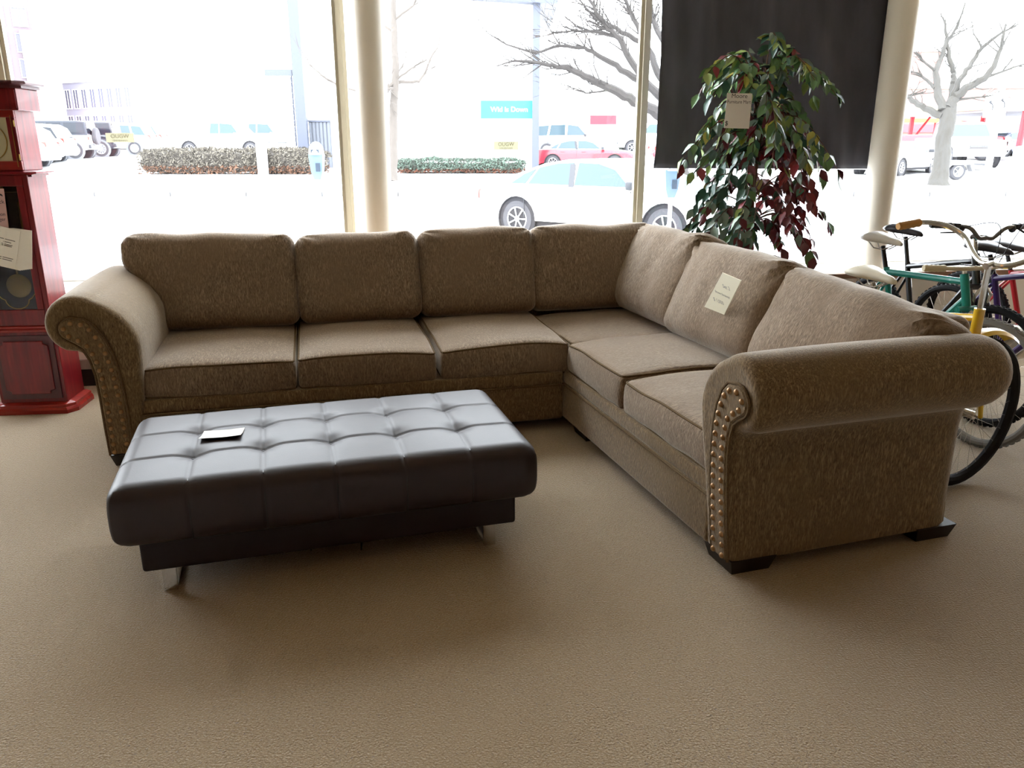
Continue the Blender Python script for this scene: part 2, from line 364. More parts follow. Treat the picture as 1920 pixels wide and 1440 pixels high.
# back cushions: local x across, y = front(-) to back(+), z up
def back(sec, c, hx, hy, hz, yaw, tilt, roll, mat, seed, puff=.03, fold=.012, nip=0):
    r = min(hy*.92, .075)
    def fn(p):
        a, e = p.x/hx, p.z/hz; q = p.copy(); f = -1 if p.y < 0 else 1; wv = min(1, abs(p.y)/(hy*.6))
        q.y += f*wv*puff*max(0, 1-a**4)*max(0, 1-e**4)
        for sx in (-1, 1):                                  # the top corners are gathered
            d = Vector((p.x-sx*hx, p.z-hz)); dist = d.length; an = atan2(d.y, d.x)
            g = (dist/.07)*exp(-(dist/.115)**2); q.y += fold*g*sin(an*13+seed)*wv*f; q.z -= .006*exp(-(dist/.07)**2); q.x -= sx*.006*exp(-(dist/.09)**2)
        q.y += f*wv*.012*mnoise.noise((p.x*4.5+seed*3, p.z*4.5, seed)); q.z += .012*mnoise.noise((p.x*5, seed*2.3, 1))*(1 if e > .4 else 0)
        q.y += f*wv*.004*mnoise.noise((p.x*13+seed, p.z*13, seed))
        if nip and p.x*nip > 0:                             # the arm pushes the lower outer corner in
            k = max(0, min(1, (.5-e)/1.1)); k = k*k*(3-2*k); q.x -= nip*.20*k*(abs(a)**1.5)
        q.x += .008*mnoise.noise((p.z*6, seed, 3))*(1 if a > 0 else -1)*(abs(a) > .7)
        return q
    rot = Matrix.Rotation(yaw, 3, 'Z') @ Matrix.Rotation(tilt, 3, 'X') @ Matrix.Rotation(roll, 3, 'Y')
    m = MB(); m.rbox((hx, hy, hz), r, (22, 4, 18), fn, k=5); m.v = [tuple(rot @ Vector(v)+Vector(c)) for v in m.v]
    cu = m.build('back_cushion', mat, sofa, smooth=1.2, loc=sec[0], rot=sec[1])
    loop = []                                               # welt seam along the back edge
    per = [(-hx+r*.35, -hz+r), (-hx+r*.35, hz-r), (-hx+r, hz-r*.3), (hx-r, hz-r*.3), (hx-r*.35, hz-r), (hx-r*.35, -hz+r)]
    for i in range(len(per)-1):
        p, q = Vector(per[i]), Vector(per[i+1])
        for k in range(12): loop.append(p.lerp(q, k/12))
    r2 = lambda p: rot @ fn(Vector((p.x*(1+.004), hy*.55, p.y)))+Vector(c)
    MB().tube([r2(p)+rot @ Vector((0, .002, .014)) for p in loop], .006, 6).build('piping', welt_m, cu)
    return cu
T = -radians(14)
back(SA, (.445, .845, .745), .462, .115, .265, 0, T, radians(.5), fab_x, 1, nip=-1)
back(SA, (1.255, .845, .735), .358, .115, .258, 0, T, radians(-.5), fab_x, 2)
back(SA, (1.958, .845, .742), .357, .115, .262, 0, T, 0, fab_x, 3)
back(SA, (2.70, .85, .745), .42, .11, .262, 0, T, 0, fab_x, 4)
TB = -radians(24)
back(SB, (.785, 1.91, .74), .40, .115, .275, -pi/2, TB, radians(0), fab_b, 5, .045, .018)
back(SB, (.785, 1.19, .715), .43, .12, .265, -pi/2, TB, radians(0), fab_b, 6, .05, .017)
back(SB, (.785, .35, .68), .46, .125, .255, -pi/2, TB, radians(4), fab_b, 7, .06, .018, nip=1)
# ------------------------------------------------------------------ tufted ottoman
ott = thing('tufted_ottoman', 'dark brown leather tufted bench ottoman on chrome sled legs', 'ottoman', (-1.315, 2.392, 0), radians(16.5))
OL, OD, OZ0, OZ1 = 1.45, .765, .205, .425; OX0, OY0 = .0, -.04
tx = [OL*k/6 for k in range(1, 6)]; ty = [OD*k/3 for k in range(1, 3)]
hx, hy, hz = OL/2, OD/2, (OZ1-OZ0)/2
def groove(x, d, w): return exp(-(d/w)**2)
def ottop(p):
    q = p.copy(); X, Y = p.x+hx, p.y+hy; e = p.z/hz; a, b = p.x/hx, p.y/hy
    top = max(0, min(1, (e-.55)/.35))
    if top > 0:
        dx = min(abs(X-t) for t in tx); dy = min(abs(Y-t) for t in ty)
        inx = max(0, min(1, (1-abs(a))*12)); iny = max(0, min(1, (1-abs(b))*12))
        puff = sqrt(abs(sin(pi*6*X/OL))*abs(sin(pi*3*Y/OD)))
        dist = sqrt(dx*dx+dy*dy)
        z = .003*puff-.017*exp(-(dist/.045)**2)-.005*exp(-(dx/.008)**2)-.005*exp(-(dy/.008)**2)
        z += .012*max(0, 1-a*a)*max(0, 1-b*b)
        q.z += z*top
    side = 1-min(1, abs(e)**3)
    if abs(b) > .93:
        dx = min(abs(X-t) for t in tx); q.y += (1 if b > 0 else -1)*(.018*side-.006*exp(-(dx/.007)**2)*min(1, side*3))
    if abs(a) > .97:
        dy = min(abs(Y-t) for t in ty); q.x += (1 if a > 0 else -1)*(.016*side-.006*exp(-(dy/.007)**2)*min(1, side*3))
    return Vector((q.x+hx+OX0, q.y+hy+OY0, q.z+(OZ0+OZ1)/2))
m = MB(); m.rbox((hx, hy, hz), .045, (174, 92, 8), ottop, k=5); cush = m.build('cushion_top', leather, ott, smooth=1.4)
m = MB()
for t in tx:
    pts = [ottop(Vector((t-hx, -hy+.002+(OD-.004)*k/60, hz)))-Vector((0, 0, .0015)) for k in range(2, 59)]
    m.tube([ottop(Vector((t-hx, -hy, -hz*.8+1.4*hz*k/8))) for k in range(8)]+pts, .0022, 5)
for t in ty: m.tube([ottop(Vector((-hx+.002+(OL-.004)*k/120, t-hy, hz)))-Vector((0, 0, .0015)) for k in range(3, 118)], .0022, 5)
m.build('stitched_seam', black_p, cush)
bm0 = MB().lathe([(.011, -.004), (.011, .001), (.007, .004), (.001, .005)], 10).mesh('tuft_button', leather2)
for a in tx:
    for b in ty:
        p = ottop(Vector((a-hx, b-hy, hz))); link('tuft_button', bm0, cush, p+Vector((0, 0, .0005)))
MB().rbox((.665, .335, .062), .012, (6, 6, 3), fn=lambda p: p+Vector((.725, .345, .152)), k=2).build('base', leather2, ott)
for x in (.14, 1.29):
    m = MB(); y0, y1 = .035, .66
    ring = [(x, y0, .095), (x, y0, .006), (x, y1, .006), (x, y1, .095)]
    m.box((x, y0, .05), (.045, .012, .1)); m.box((x, y1, .05), (.045, .012, .1)); m.box((x, (y0+y1)/2, .006), (.045, y1-y0, .012)); m.box((x, (y0+y1)/2, .094), (.045, y1-y0, .012))
    m.build('leg', chrome, ott, smooth=0)
for x, y, l in ((.62, .10, .05), (.80, .06, .055), (1.12, .22, .05)):
    m = MB(); m.tube([(x, y, .095), (x+.004, y, .07), (x+.001, y-.004, .095-l)], [.004, .004, .003], 5); m.build('dangling_strap', black_p, ott)
# a paper card on the ottoman, corner lifted
card = MB(); n = 8
def cardp(i, j, dz=0):
    x, y = -.075+.15*i, -.055+.11*j
    return Vector((x, y, .004+.022*(1-i)**2*(1-j)**0*.0+.020*max(0, .55-j)**1.3*1.1+.012*max(0, i-.6)+dz))
card.grid(lambda i, j: cardp(i, j), n, n); card.grid(lambda i, j: cardp(i, j, .0012), n, n)
o = card.build('paper_card', paper, None, smooth=1, fix=False, loc=at(417, 809, 2.94)); o.rotation_euler = (0, 0, radians(4))
OTT_P = ottop(Vector((.30-hx, .33-hy, hz)))
oM = Matrix.Translation(ott.location) @ Matrix.Rotation(radians(16.5), 4, 'Z')
o.location = oM @ Vector((.335, .365, .432)); o.rotation_euler = (0, 0, radians(10))
tag(o, 'blank white paper card lying on the dark leather ottoman', 'paper')
# handwritten price tag leaning on a back cushion
tg = thing('price_tag', 'cream handwritten price tag pinned to the brown back cushion', 'price tag')
def quad_tag(root, tl, tr, br, bl, mat, nrm_off=.0015, name='card'):
    m = MB(); nv = nrm((Vector(tr)-Vector(tl)).cross(Vector(bl)-Vector(tl)))
    cs = [Vector(p) for p in (tl, tr, br, bl)]; m.loft([[p-nv*nrm_off for p in cs], [p+nv*nrm_off for p in cs]]); m.build(name, mat, root, smooth=0)
SBM = Matrix.Translation(Vector(SB[0])+sofa.location) @ Matrix.Rotation(SB[1][2], 4, 'Z')
tagM = M('cream_tag', 'fbf7df', .8)
def sb(u, v, z): return SBM @ Vector((u, v, z))
def on_cushion(px, py, du):
    """point of the tag, on the sloping front of the middle side cushion"""
    r = at(px, py, 1)-Vector((0, 0, CH)); n = (SBM.to_3x3() @ Vector((-cos(TB), 0, -sin(TB)*-1))).normalized()
    p0 = sb(*TAGP); t = (p0-Vector((0, 0, CH))).dot(n)/r.dot(n); return Vector((0, 0, CH))+r*t
TAGP = (.575, 1.25, .74)
corners = [on_cushion(1355, 511, 0), on_cushion(1390, 526, 0), on_cushion(1358, 590, 0), on_cushion(1321, 575, 0)]
quad_tag(tg, *corners, tagM)
tc = sum(corners, Vector())/4; tx_ = nrm(corners[1]-corners[0]); ty_ = nrm(corners[0]-corners[3]); tz_ = nrm(tx_.cross(ty_)); ty_ = tz_.cross(tx_)
tr = Matrix((tx_, ty_, tz_)).transposed().to_euler()
hh = (corners[0]-corners[3]).length
tw_ = (corners[1]-corners[0]).length; dn_ = nrm(corners[0]-corners[3])
for s_, k, zz in (('Set 2', .2, tw_*.2), ('Brown Sectional', .0, tw_*.125), ('$ 1,000', -.2, tw_*.2)):
    text(s_, zz, faint, tg, tc+dn_*hh*k+tz_*.002, tr, 'handwriting', ext=.0002)
# ------------------------------------------------------------------ black cloth hung in the window
cloth = M('black_cloth', '46464e', .7, spec=.3, sheen=.5, noise=[((7, 7, 2), '53535c', .4, .7)])
cur = MB(); CU0, CU1, CZ0, CZ1 = 3.787, 5.43, 1.315, 2.98
def cl(i, j):
    u = CU0+(CU1-CU0)*i-.02*(1-j); z = CZ0+(CZ1-CZ0)*j; u += .012*sin(j*5)*(i < .02)
    a = .25+.75*j
    v = .30+.026*a*sin(i*23+2*j)+.012*sin(i*51+j*3)*(1-j*.3)+.034*mnoise.noise((i*6+j*3, j*3, 2))-.02*exp(-((i-.86)/.05)**2)
    v += .012*mnoise.noise((i*5+j*7, j*2, 8))
    return wp(u, v, z+.012*(i-.4)*(j < .05)*-1)
cur.grid(cl, 90, 44); cu_o = cur.build('black_curtain', cloth, None, smooth=2, fix=False)
so = cu_o.modifiers.new('thickness', 'SOLIDIFY'); so.thickness = .003
tag(cu_o, 'black cloth hung across the window behind the artificial ficus', 'curtain')
MB().tube([wp(3.72, .33, 2.99), wp(5.6, .33, 2.99)], .012, 8).build('curtain_rod', steel, cu_o)
# ------------------------------------------------------------------ stickers on the panes
stick = M('olive_sticker', 'd6d5bc', .8)
_n = stick.node_tree; _t = _n.nodes.new('ShaderNodeBsdfTranslucent'); _t.inputs[0].default_value = lin('a9a88e'); _x = _n.nodes.new('ShaderNodeMixShader'); _x.inputs[0].default_value = .22
_n.links.new(_n.nodes['Principled BSDF'].outputs[0], _x.inputs[1]); _n.links.new(_t.outputs[0], _x.inputs[2]); _n.links.new(_x.outputs[0], _n.nodes['Material Output'].inputs[0])
stick_ink = M('sticker_ink', '9d9d80', .8)
for px, u, z, lab in ((0, .228, 1.523, 'small olive sticker on the pane left of the parking meter'), (1, 2.75, 1.472, 'small olive sticker on the pane below the blue wall sign')):
    s_ = thing('window_sticker', lab, 'sticker', wp(u, .463, z), WY, 'olive stickers on the shop window')
    MB().add([(-.086, 0, -.029), (.086, 0, -.029), (.086, 0, .029), (-.086, 0, .029)], [(0, 1, 2, 3)]).build('label_card', stick, s_, smooth=0, fix=False)
    text('OUGW', .034, stick_ink, s_, (0, -.0015, .008), (pi/2, 0, 0), 'printed_word', ext=.0002)
    text('NNUBVNNN', .016, stick_ink, s_, (0, -.0015, -.018), (pi/2, 0, 0), 'printed_word', ext=.0002)
# ------------------------------------------------------------------ grandfather clock
cherry = M('cherry_wood', '7a141c', .3, spec=.35, coat=.12, noise=[((30, 30, 2.5), '5e1119', .35, .7), ((60, 60, 4), '8a2326', .5, .8)])
cherry2 = M('cherry_wood_bright', 'a02a20', .3, spec=.35, coat=.12, noise=[((4, 30, 30), '7e1d1c', .35, .7)])
cherry3 = M('cherry_veneer_dark', '552028', .4, noise=[((30, 30, 3), '481a22', .35, .7)])  # deeper cherry tone for the base frame and cornice
gold = M('aged_brass', 'a8894a', .35, metal=.8); dialm = M('dial_ivory', 'b7b08f', .6); dark_in = M('clock_interior', '2a1a1c', .7)
clock = thing('grandfather_clock', 'red cherry wood grandfather clock with glass doors by the window', 'clock', (-2.552, 4.384, 0), radians(6))
cw = .40; D_ = .25                                # width runs to -x, depth to +y
def cbox(name, x0, x1, y0, y1, z0, z1, mat, parent=None, bevel=.004): return MB().box(((x0+x1)/2, (y0+y1)/2, (z0+z1)/2), (x1-x0, y1-y0, z1-z0)).build(name, mat, parent or clock, smooth=0, bevel=bevel)
def ring(m, ex, d0, z0, z1):                      # moulding with chamfered front corners
    def sec(e, z): return [(-cw-e, D_, z), (-cw-e, .035-e*.2, z), (-cw-e+.04, -e, z), (e-.04, -e, z), (e, .035-e*.2, z), (e, D_, z)]
    m.loft([sec(ex, z0), sec(ex, z0+(z1-z0)*.6), sec(d0, z1)])
m = MB(); ring(m, .03, .022, 0, .035); ring(m, .018, -.012, .035, .062); m.build('plinth', cherry2, clock, smooth=0)
bs = cbox('base_case', -cw+.018, -.018, .012, D_, .06, .475, cherry)
m = MB(); q = .03
oct_ = [(-.335, .10), (-.305, .10), (-.095, .10), (-.065, .10)]
def notched(x0, x1, z0, z1, n): return [(x0+n, z0), (x1-n, z0), (x1-n, z0+n*.6), (x1, z0+n), (x1, z1-n), (x1-n, z1-n*.6), (x1-n, z1), (x0+n, z1), (x0+n, z1-n*.6), (x0, z1-n), (x0, z0+n), (x0+n, z0+n*.6)]
m.prism(notched(-.36, -.04, .085, .455, .001), .002, .013); m.build('base_frame', cherry3, bs, smooth=0)
m = MB(); m.prism(notched(-.332, -.068, .115, .425, .026), -.008, .004); m.build('raised_panel', cherry, bs, smooth=0, bevel=.004)
m = MB(); ring(m, -.002, -.018, .475, .495); ring(m, -.014, -.026, .495, .51); m.build('waist_moulding', cherry2, clock, smooth=0)
wx0, wx1 = -cw+.035, -.035
waist = cbox('waist_case', wx0+.001, wx1-.001, .10, D_, .505, 1.33, dark_in)
for a, b in ((wx0, wx0+.028), (wx1-.028, wx1)): cbox('side_panel', a, b, .02, D_, .505, 1.33, cherry)
wd = cbox('waist_door', wx0+.028, wx1-.028, .018, .04, .51, .60, cherry, clock)
cbox('door_rail', wx0+.028, wx1-.028, .018, .04, 1.27, 1.33, cherry, wd)
for a, b in ((wx0+.028, wx0+.065), (wx1-.065, wx1-.028)): cbox('door_stile', a, b, .018, .04, .60, 1.27, cherry, wd)
cg = glass_mat('clock_glass', (.8, .8, .82))
MB().box(((wx0+wx1)/2, .030, .935), (wx1-wx0-.12, .004, .68)).build('door_glass', cg, wd, smooth=0)
m = MB(); xc = (wx0+wx1)/2
gl = [(xc+.10, 1.24), (xc+.10, .69), (xc+.08, .665)]+[(xc+.062*cos(radians(a)), .655+.05*sin(radians(a))) for a in range(0, -181, -20)]+[(xc-.08, .665), (xc-.10, .69), (xc-.10, 1.24)]
m.tube([(x, .026, z) for x, z in gl], .0022, 5, closed=True); m.build('gilt_line', gold, wd)
MB().ball((wx1-.045, .012, .90), .006).build('door_knob', gold, wd)
pend = MB(); pend.tube([(xc, .075, 1.30), (xc, .075, .78)], .006, 6); pend = pend.build('pendulum', gold, clock)
MB().lathe([(.0, 0), (.055, .002), (.064, .006), (.066, .010), (.06, .014), (0.001, .016)], 28, (xc, .08, .727), (0, -1, 0)).build('pendulum_bob', M('brass_bob', 'a5904f', .4, metal=.6), pend)
for dx in (-.085, .085):
    MB().lathe([(.018, 0), (.019, .01), (.019, .18), (.012, .19), (.002, .2)], 14, (xc+dx, .075, 1.0)).build('weight', gold, clock)
m = MB(); ring(m, .008, -.012, 1.335, 1.35); ring(m, -.02, .0, 1.318, 1.335); m.build('hood_shelf', cherry, clock, smooth=0)
hd = cbox('hood_case', wx0+.012, wx1-.012, .03, D_, 1.35, 1.66, cherry)
cbox('hood_front', wx0+.012, wx1-.012, .012, .03, 1.352, 1.40, cherry2, hd); cbox('hood_front', wx0+.012, wx1-.012, .012, .03, 1.62, 1.66, cherry2, hd)
for a, b in ((wx0+.012, wx0+.055), (wx1-.055, wx1-.012)): cbox('hood_front', a, b, .012, .03, 1.40, 1.62, cherry, hd)
m = MB(); m.box((wx1-.030, .010, 1.50), (.003, .004, .26)); m.build('gilt_inlay', gold, hd)
for z in (1.42, 1.59): MB().tube([(wx1-.018, .012, z-.016), (wx1-.018, .012, z+.016)], .004, 8).build('hinge', gold, hd)
MB().box((xc, .024, 1.51), (.22, .006, .22)).build('dial', dialm, hd, smooth=0)
m = MB(); m.tube([(xc+.095*cos(2*pi*k/32), .018, 1.50+.095*sin(2*pi*k/32)) for k in range(32)], .003, 5, closed=True); m.build('chapter_ring', gold, hd)
m = MB(); m.box((xc-.018, .018, 1.52), (.05, .002, .006), Matrix.Rotation(.9, 3, 'Y')); m.build('hour_hand', black_p, hd, smooth=0)
m = MB(); m.box((xc+.02, .016, 1.52), (.08, .002, .005), Matrix.Rotation(-1.1, 3, 'Y')); m.build('minute_hand', black_p, hd, smooth=0)
cbox('hood_frieze', -cw+.010, -.010, -.004, D_, 1.655, 1.765, cherry)
m = MB(); m.prism([(-.385, 1.665), (-.36, 1.665), (-.33, 1.685), (-.30, 1.70), (-.10, 1.70), (-.07, 1.685), (-.04, 1.665), (-.015, 1.665), (-.015, 1.755), (-.385, 1.755)], -.010, -.003); m.build('scroll_apron', cherry, clock, smooth=0)
m = MB(); ring(m, .004, .028, 1.765, 1.785); ring(m, .03, .026, 1.785, 1.80); m.build('cornice', cherry3, clock, smooth=0)
# pink price card on the clock door, booklet hanging over it
kM = Matrix.Translation(clock.location) @ Matrix.Rotation(radians(6), 4, 'Z')
pk = thing('price_card', 'pink handwritten price card on the clock door glass', 'price tag', kM @ Vector((-.245, .013, 1.16)), radians(6))
m = MB(); m.box((0, 0, 0), (.16, .0015, .205), Matrix.Rotation(radians(3), 3, 'Y')); m.build('card', M('pink_card', 'd9b3b0', .8), pk, smooth=0)
for s_, dx, dz, sz in (('Clock', .042, .03, .028), ('Bon', .05, -.035, .026), ('ger', .05, -.062, .026)): text(s_, sz, ink, pk, (dx, -.0015, dz), (pi/2, 0, 0), 'handwriting', ext=.0002)
m = MB(); m.prism([(.02, .088), (.07, .07), (.075, .058), (.03, .077)], -.0018, -.001); m.build('printed_ribbon', ink, pk, smooth=0)
bk = thing('booklet', 'white instruction booklet hanging open on the red clock door', 'booklet', kM @ Vector((-.165, -.004, .945)), radians(6))
bk.rotation_euler = (0, radians(17), radians(6))
bookm = M('booklet_paper', 'f8f6ee', .8, spec=.2)
m = MB(); m.box((-.02, -.016, 0), (.115, .0012, .215), Matrix.Rotation(.05, 3, 'Z')); m.build('cover', bookm, bk, smooth=0)
for k in range(7):
    m = MB(); m.box((.012+.007*k, -.012+.0016*k, -.004+.003*k), (.10, .0008, .21), Matrix.Rotation(.12-.03*k, 3, 'Z') @ Matrix.Rotation(radians(-1.4*k), 3, 'Y')); m.build('page', bookm, bk, smooth=0)
for dz, w_ in ((.045, .075), (.030, .04), (.018, .055), (.010, .05), (-.055, .08), (-.066, .07)):
    m = MB(); m.box((-.02, -.0170, dz), (w_, .0003, .0032), Matrix.Rotation(.05, 3, 'Z')); m.build('text_line', ink, bk, smooth=0)
# ------------------------------------------------------------------ artificial ficus
fic = thing('artificial_ficus', 'tall artificial ficus with green and burgundy leaves behind the sofa', 'potted plant', (1.49, 5.06, 0))
potm = M('wicker_pot', '4b3424', .8, bump=((90, 90, 40), .6, .006))
MB().lathe([(.11, 0), (.125, .02), (.15, .24), (.155, .27), (.14, .27), (.132, .24), (.001, .235)], 24).build('pot', potm, fic)
stemm = M('ficus_stem', '5c3a26', .8, noise=[((20, 20, 6), '3e2619', .4, .7)])
for k, (px, ph) in enumerate(((-.022, 0), (.022, 2.4))):
    pts = [(px*.6+.022*sin(z*3.2+ph), .02*cos(z*2.7+ph), .22+z) for z in [i*.1 for i in range(16)]]
    MB().tube(pts, [.022-.0008*i for i in range(16)], 8).build('trunk', stemm, fic)
leaf_cols = [M('leaf_green', '5a7f4e', .35, spec=.5), M('leaf_deep_green', '365a4c', .35, spec=.5), M('leaf_light_green', '8fa35c', .4), M('leaf_burgundy', '5c1a26', .4), M('leaf_wine', '80222b', .4), M('leaf_yellow', 'aaa54a', .4), M('leaf_grey_green', '74877a', .3, spec=.6)]
def leaf_mesh(mat, l, w):
    m = MB(); prof = [(0, .02), (.15, .55), (.38, 1), (.65, .75), (.86, .3), (1, 0.01)]
    vs = []; fs = []
    for t, ww in prof: z = -.10*t*t*l; vs += [(t*l, -ww*w, z+.010*ww), (t*l, 0, z), (t*l, ww*w, z+.010*ww)]
    for i in range(len(prof)-1):
        for j in (0, 1): fs.append((i*3+j, (i+1)*3+j, (i+1)*3+j+1, i*3+j+1))
    m.add(vs, fs); return m.mesh('leaf', mat, smooth=1, fix=False), (vs, fs)
RL = random.Random(11)
LM = [[leaf_mesh(c, l, w_) for l, w_ in ((.098, .026), (.082, .023), (.068, .019))] for c in leaf_cols]
leaves = []
twigs = MB()
def sprig(p0, az, reach, rise, droop, n, pal, dens=2):
    """a twig that leaves the trunk at p0, rises, then droops; leaves along it"""
    pts = []; d = Vector((cos(az), sin(az), 0)); side = Vector((-sin(az), cos(az), 0)); wob = RL.uniform(-.25, .25)
    for i in range(n+1):
        t = i/n; pts.append(Vector(p0)+d*reach*t+side*wob*reach*t*t+Vector((0, 0, rise*sin(min(1, t*1.6)*pi/2)-droop*max(0, t-.25)**1.7)))
    twigs.tube(pts, [.005*(1-.7*i/n) for i in range(n+1)], 4)
    for i in range(2 if p0[2] > 1.3 else 4, n+1):
        for k in range(dens+(p0[2] < 1.3)):
            t = nrm(pts[i]-pts[i-1]); q = pts[i].lerp(pts[i-1], RL.random())
            sg = 1 if k % 2 else -1
            dr = nrm(t*.55+side*sg*RL.uniform(.3, .9)+Vector((0, 0, RL.uniform(-1.1, -.25)))+Vector((RL.uniform(-.3, .3), RL.uniform(-.3, .3), 0)))
            nn = nrm(Vector((RL.uniform(-.6, .6), RL.uniform(-.8, .3), .8))); yv = nrm(nn.cross(dr)); zv = dr.cross(yv)
            leaves.append((q, Matrix((dr, yv, zv)).transposed(), RL.choices(range(7), pal)[0], RL.choice((0, 0, 1, 1, 2)), RL.uniform(.85, 1.15)))
G_ = (5, 3, 3, 1, .6, .8, 3); Bq = (.4, 1.0, .2, 6, 3, .1, .4); Mx = (3, 3, 2, 2.5, 1.2, .6, 2); Dk = (1, 5, .4, 1.5, .4, .1, 3)
def pal_for(az, z):
    if z > 1.45:
        return G_ if cos(az) < .35 or sin(az) < -.3 else Mx
    return (Bq if cos(az) > .05 else Dk)
for z0, nn, reach, rise, droop in ((1.74, 10, (.14, .34), .30, .18), (1.68, 14, (.28, .52), .32, .36), (1.58, 13, (.30, .52), .22, .50), (1.5, 12, (.30, .50), .14, .50), (1.42, 11, (.22, .42), .12, .45),
                                   (1.16, 11, (.28, .50), .14, .36), (1.06, 11, (.28, .50), .12, .34), (.98, 8, (.2, .4), .08, .30), (.72, 6, (.16, .36), .14, .26)):
    for k in range(nn):
        az = 2*pi*(k+RL.random()*.8)/nn; r_ = RL.uniform(*reach)
        if z0 < .8 and cos(az) < .1: continue
        sprig((.02*cos(az), .02*sin(az), z0+RL.uniform(-.05, .05)), az, r_, rise*RL.uniform(.6, 1.15), droop*RL.uniform(.7, 1.3), 9, pal_for(az, z0), 3 if z0 > 1.3 else 2)
tw = twigs.build('twigs', stemm, fic); tw['kind'] = 'stuff'
leaves.sort(key=lambda l: l[0].y)
rest = {}
for i, (q, mt, c, sz, k) in enumerate(leaves):
    mtx = Matrix.Translation(q) @ mt.to_4x4() @ Matrix.Scale(k, 4)
    if i < 300:
        o = link('leaf', LM[c][sz][0], fic); o.matrix_local = mtx
    else: rest.setdefault(c, MB()).add([mtx @ Vector(v) for v in LM[c][sz][1][0]], LM[c][sz][1][1])
me_all = MB(); mi = []
for c, b in rest.items(): me_all.add(b.v, b.f); mi += [c]*len(b.f)
me = me_all.mesh('leaves', None, 1, fix=False)
for c in leaf_cols: me.materials.append(c)
me.polygons.foreach_set('material_index', mi); o = link('leaves', me, fic); o['kind'] = 'stuff'
# shop notice hung in the ficus
nt_ = thing('shop_notice', 'white paper shop notice hung in the ficus leaves', 'notice', at(1384, 208, 4.45), radians(-4))
nt_.rotation_euler = (radians(-4), radians(1.5), radians(-6))
MB().box((0, 0, 0), (.137, .0015, .186)).build('sheet', M('grey_white_paper', 'e6e1da', .8), nt_, smooth=0)
serif = ink
text('Moore', .032, ink, nt_, (.0, -.0015, .078), (pi/2, 0, 0), 'printed_line', ext=.0002)
text('Furniture Mart', .026, ink, nt_, (.0, -.0015, .047), (pi/2, 0, 0), 'printed_line', ext=.0002, sx=.82)
text('$', .034, ink, nt_, (-.058, -.0015, -.068), (pi/2, 0, 0), 'printed_line', ext=.0002)
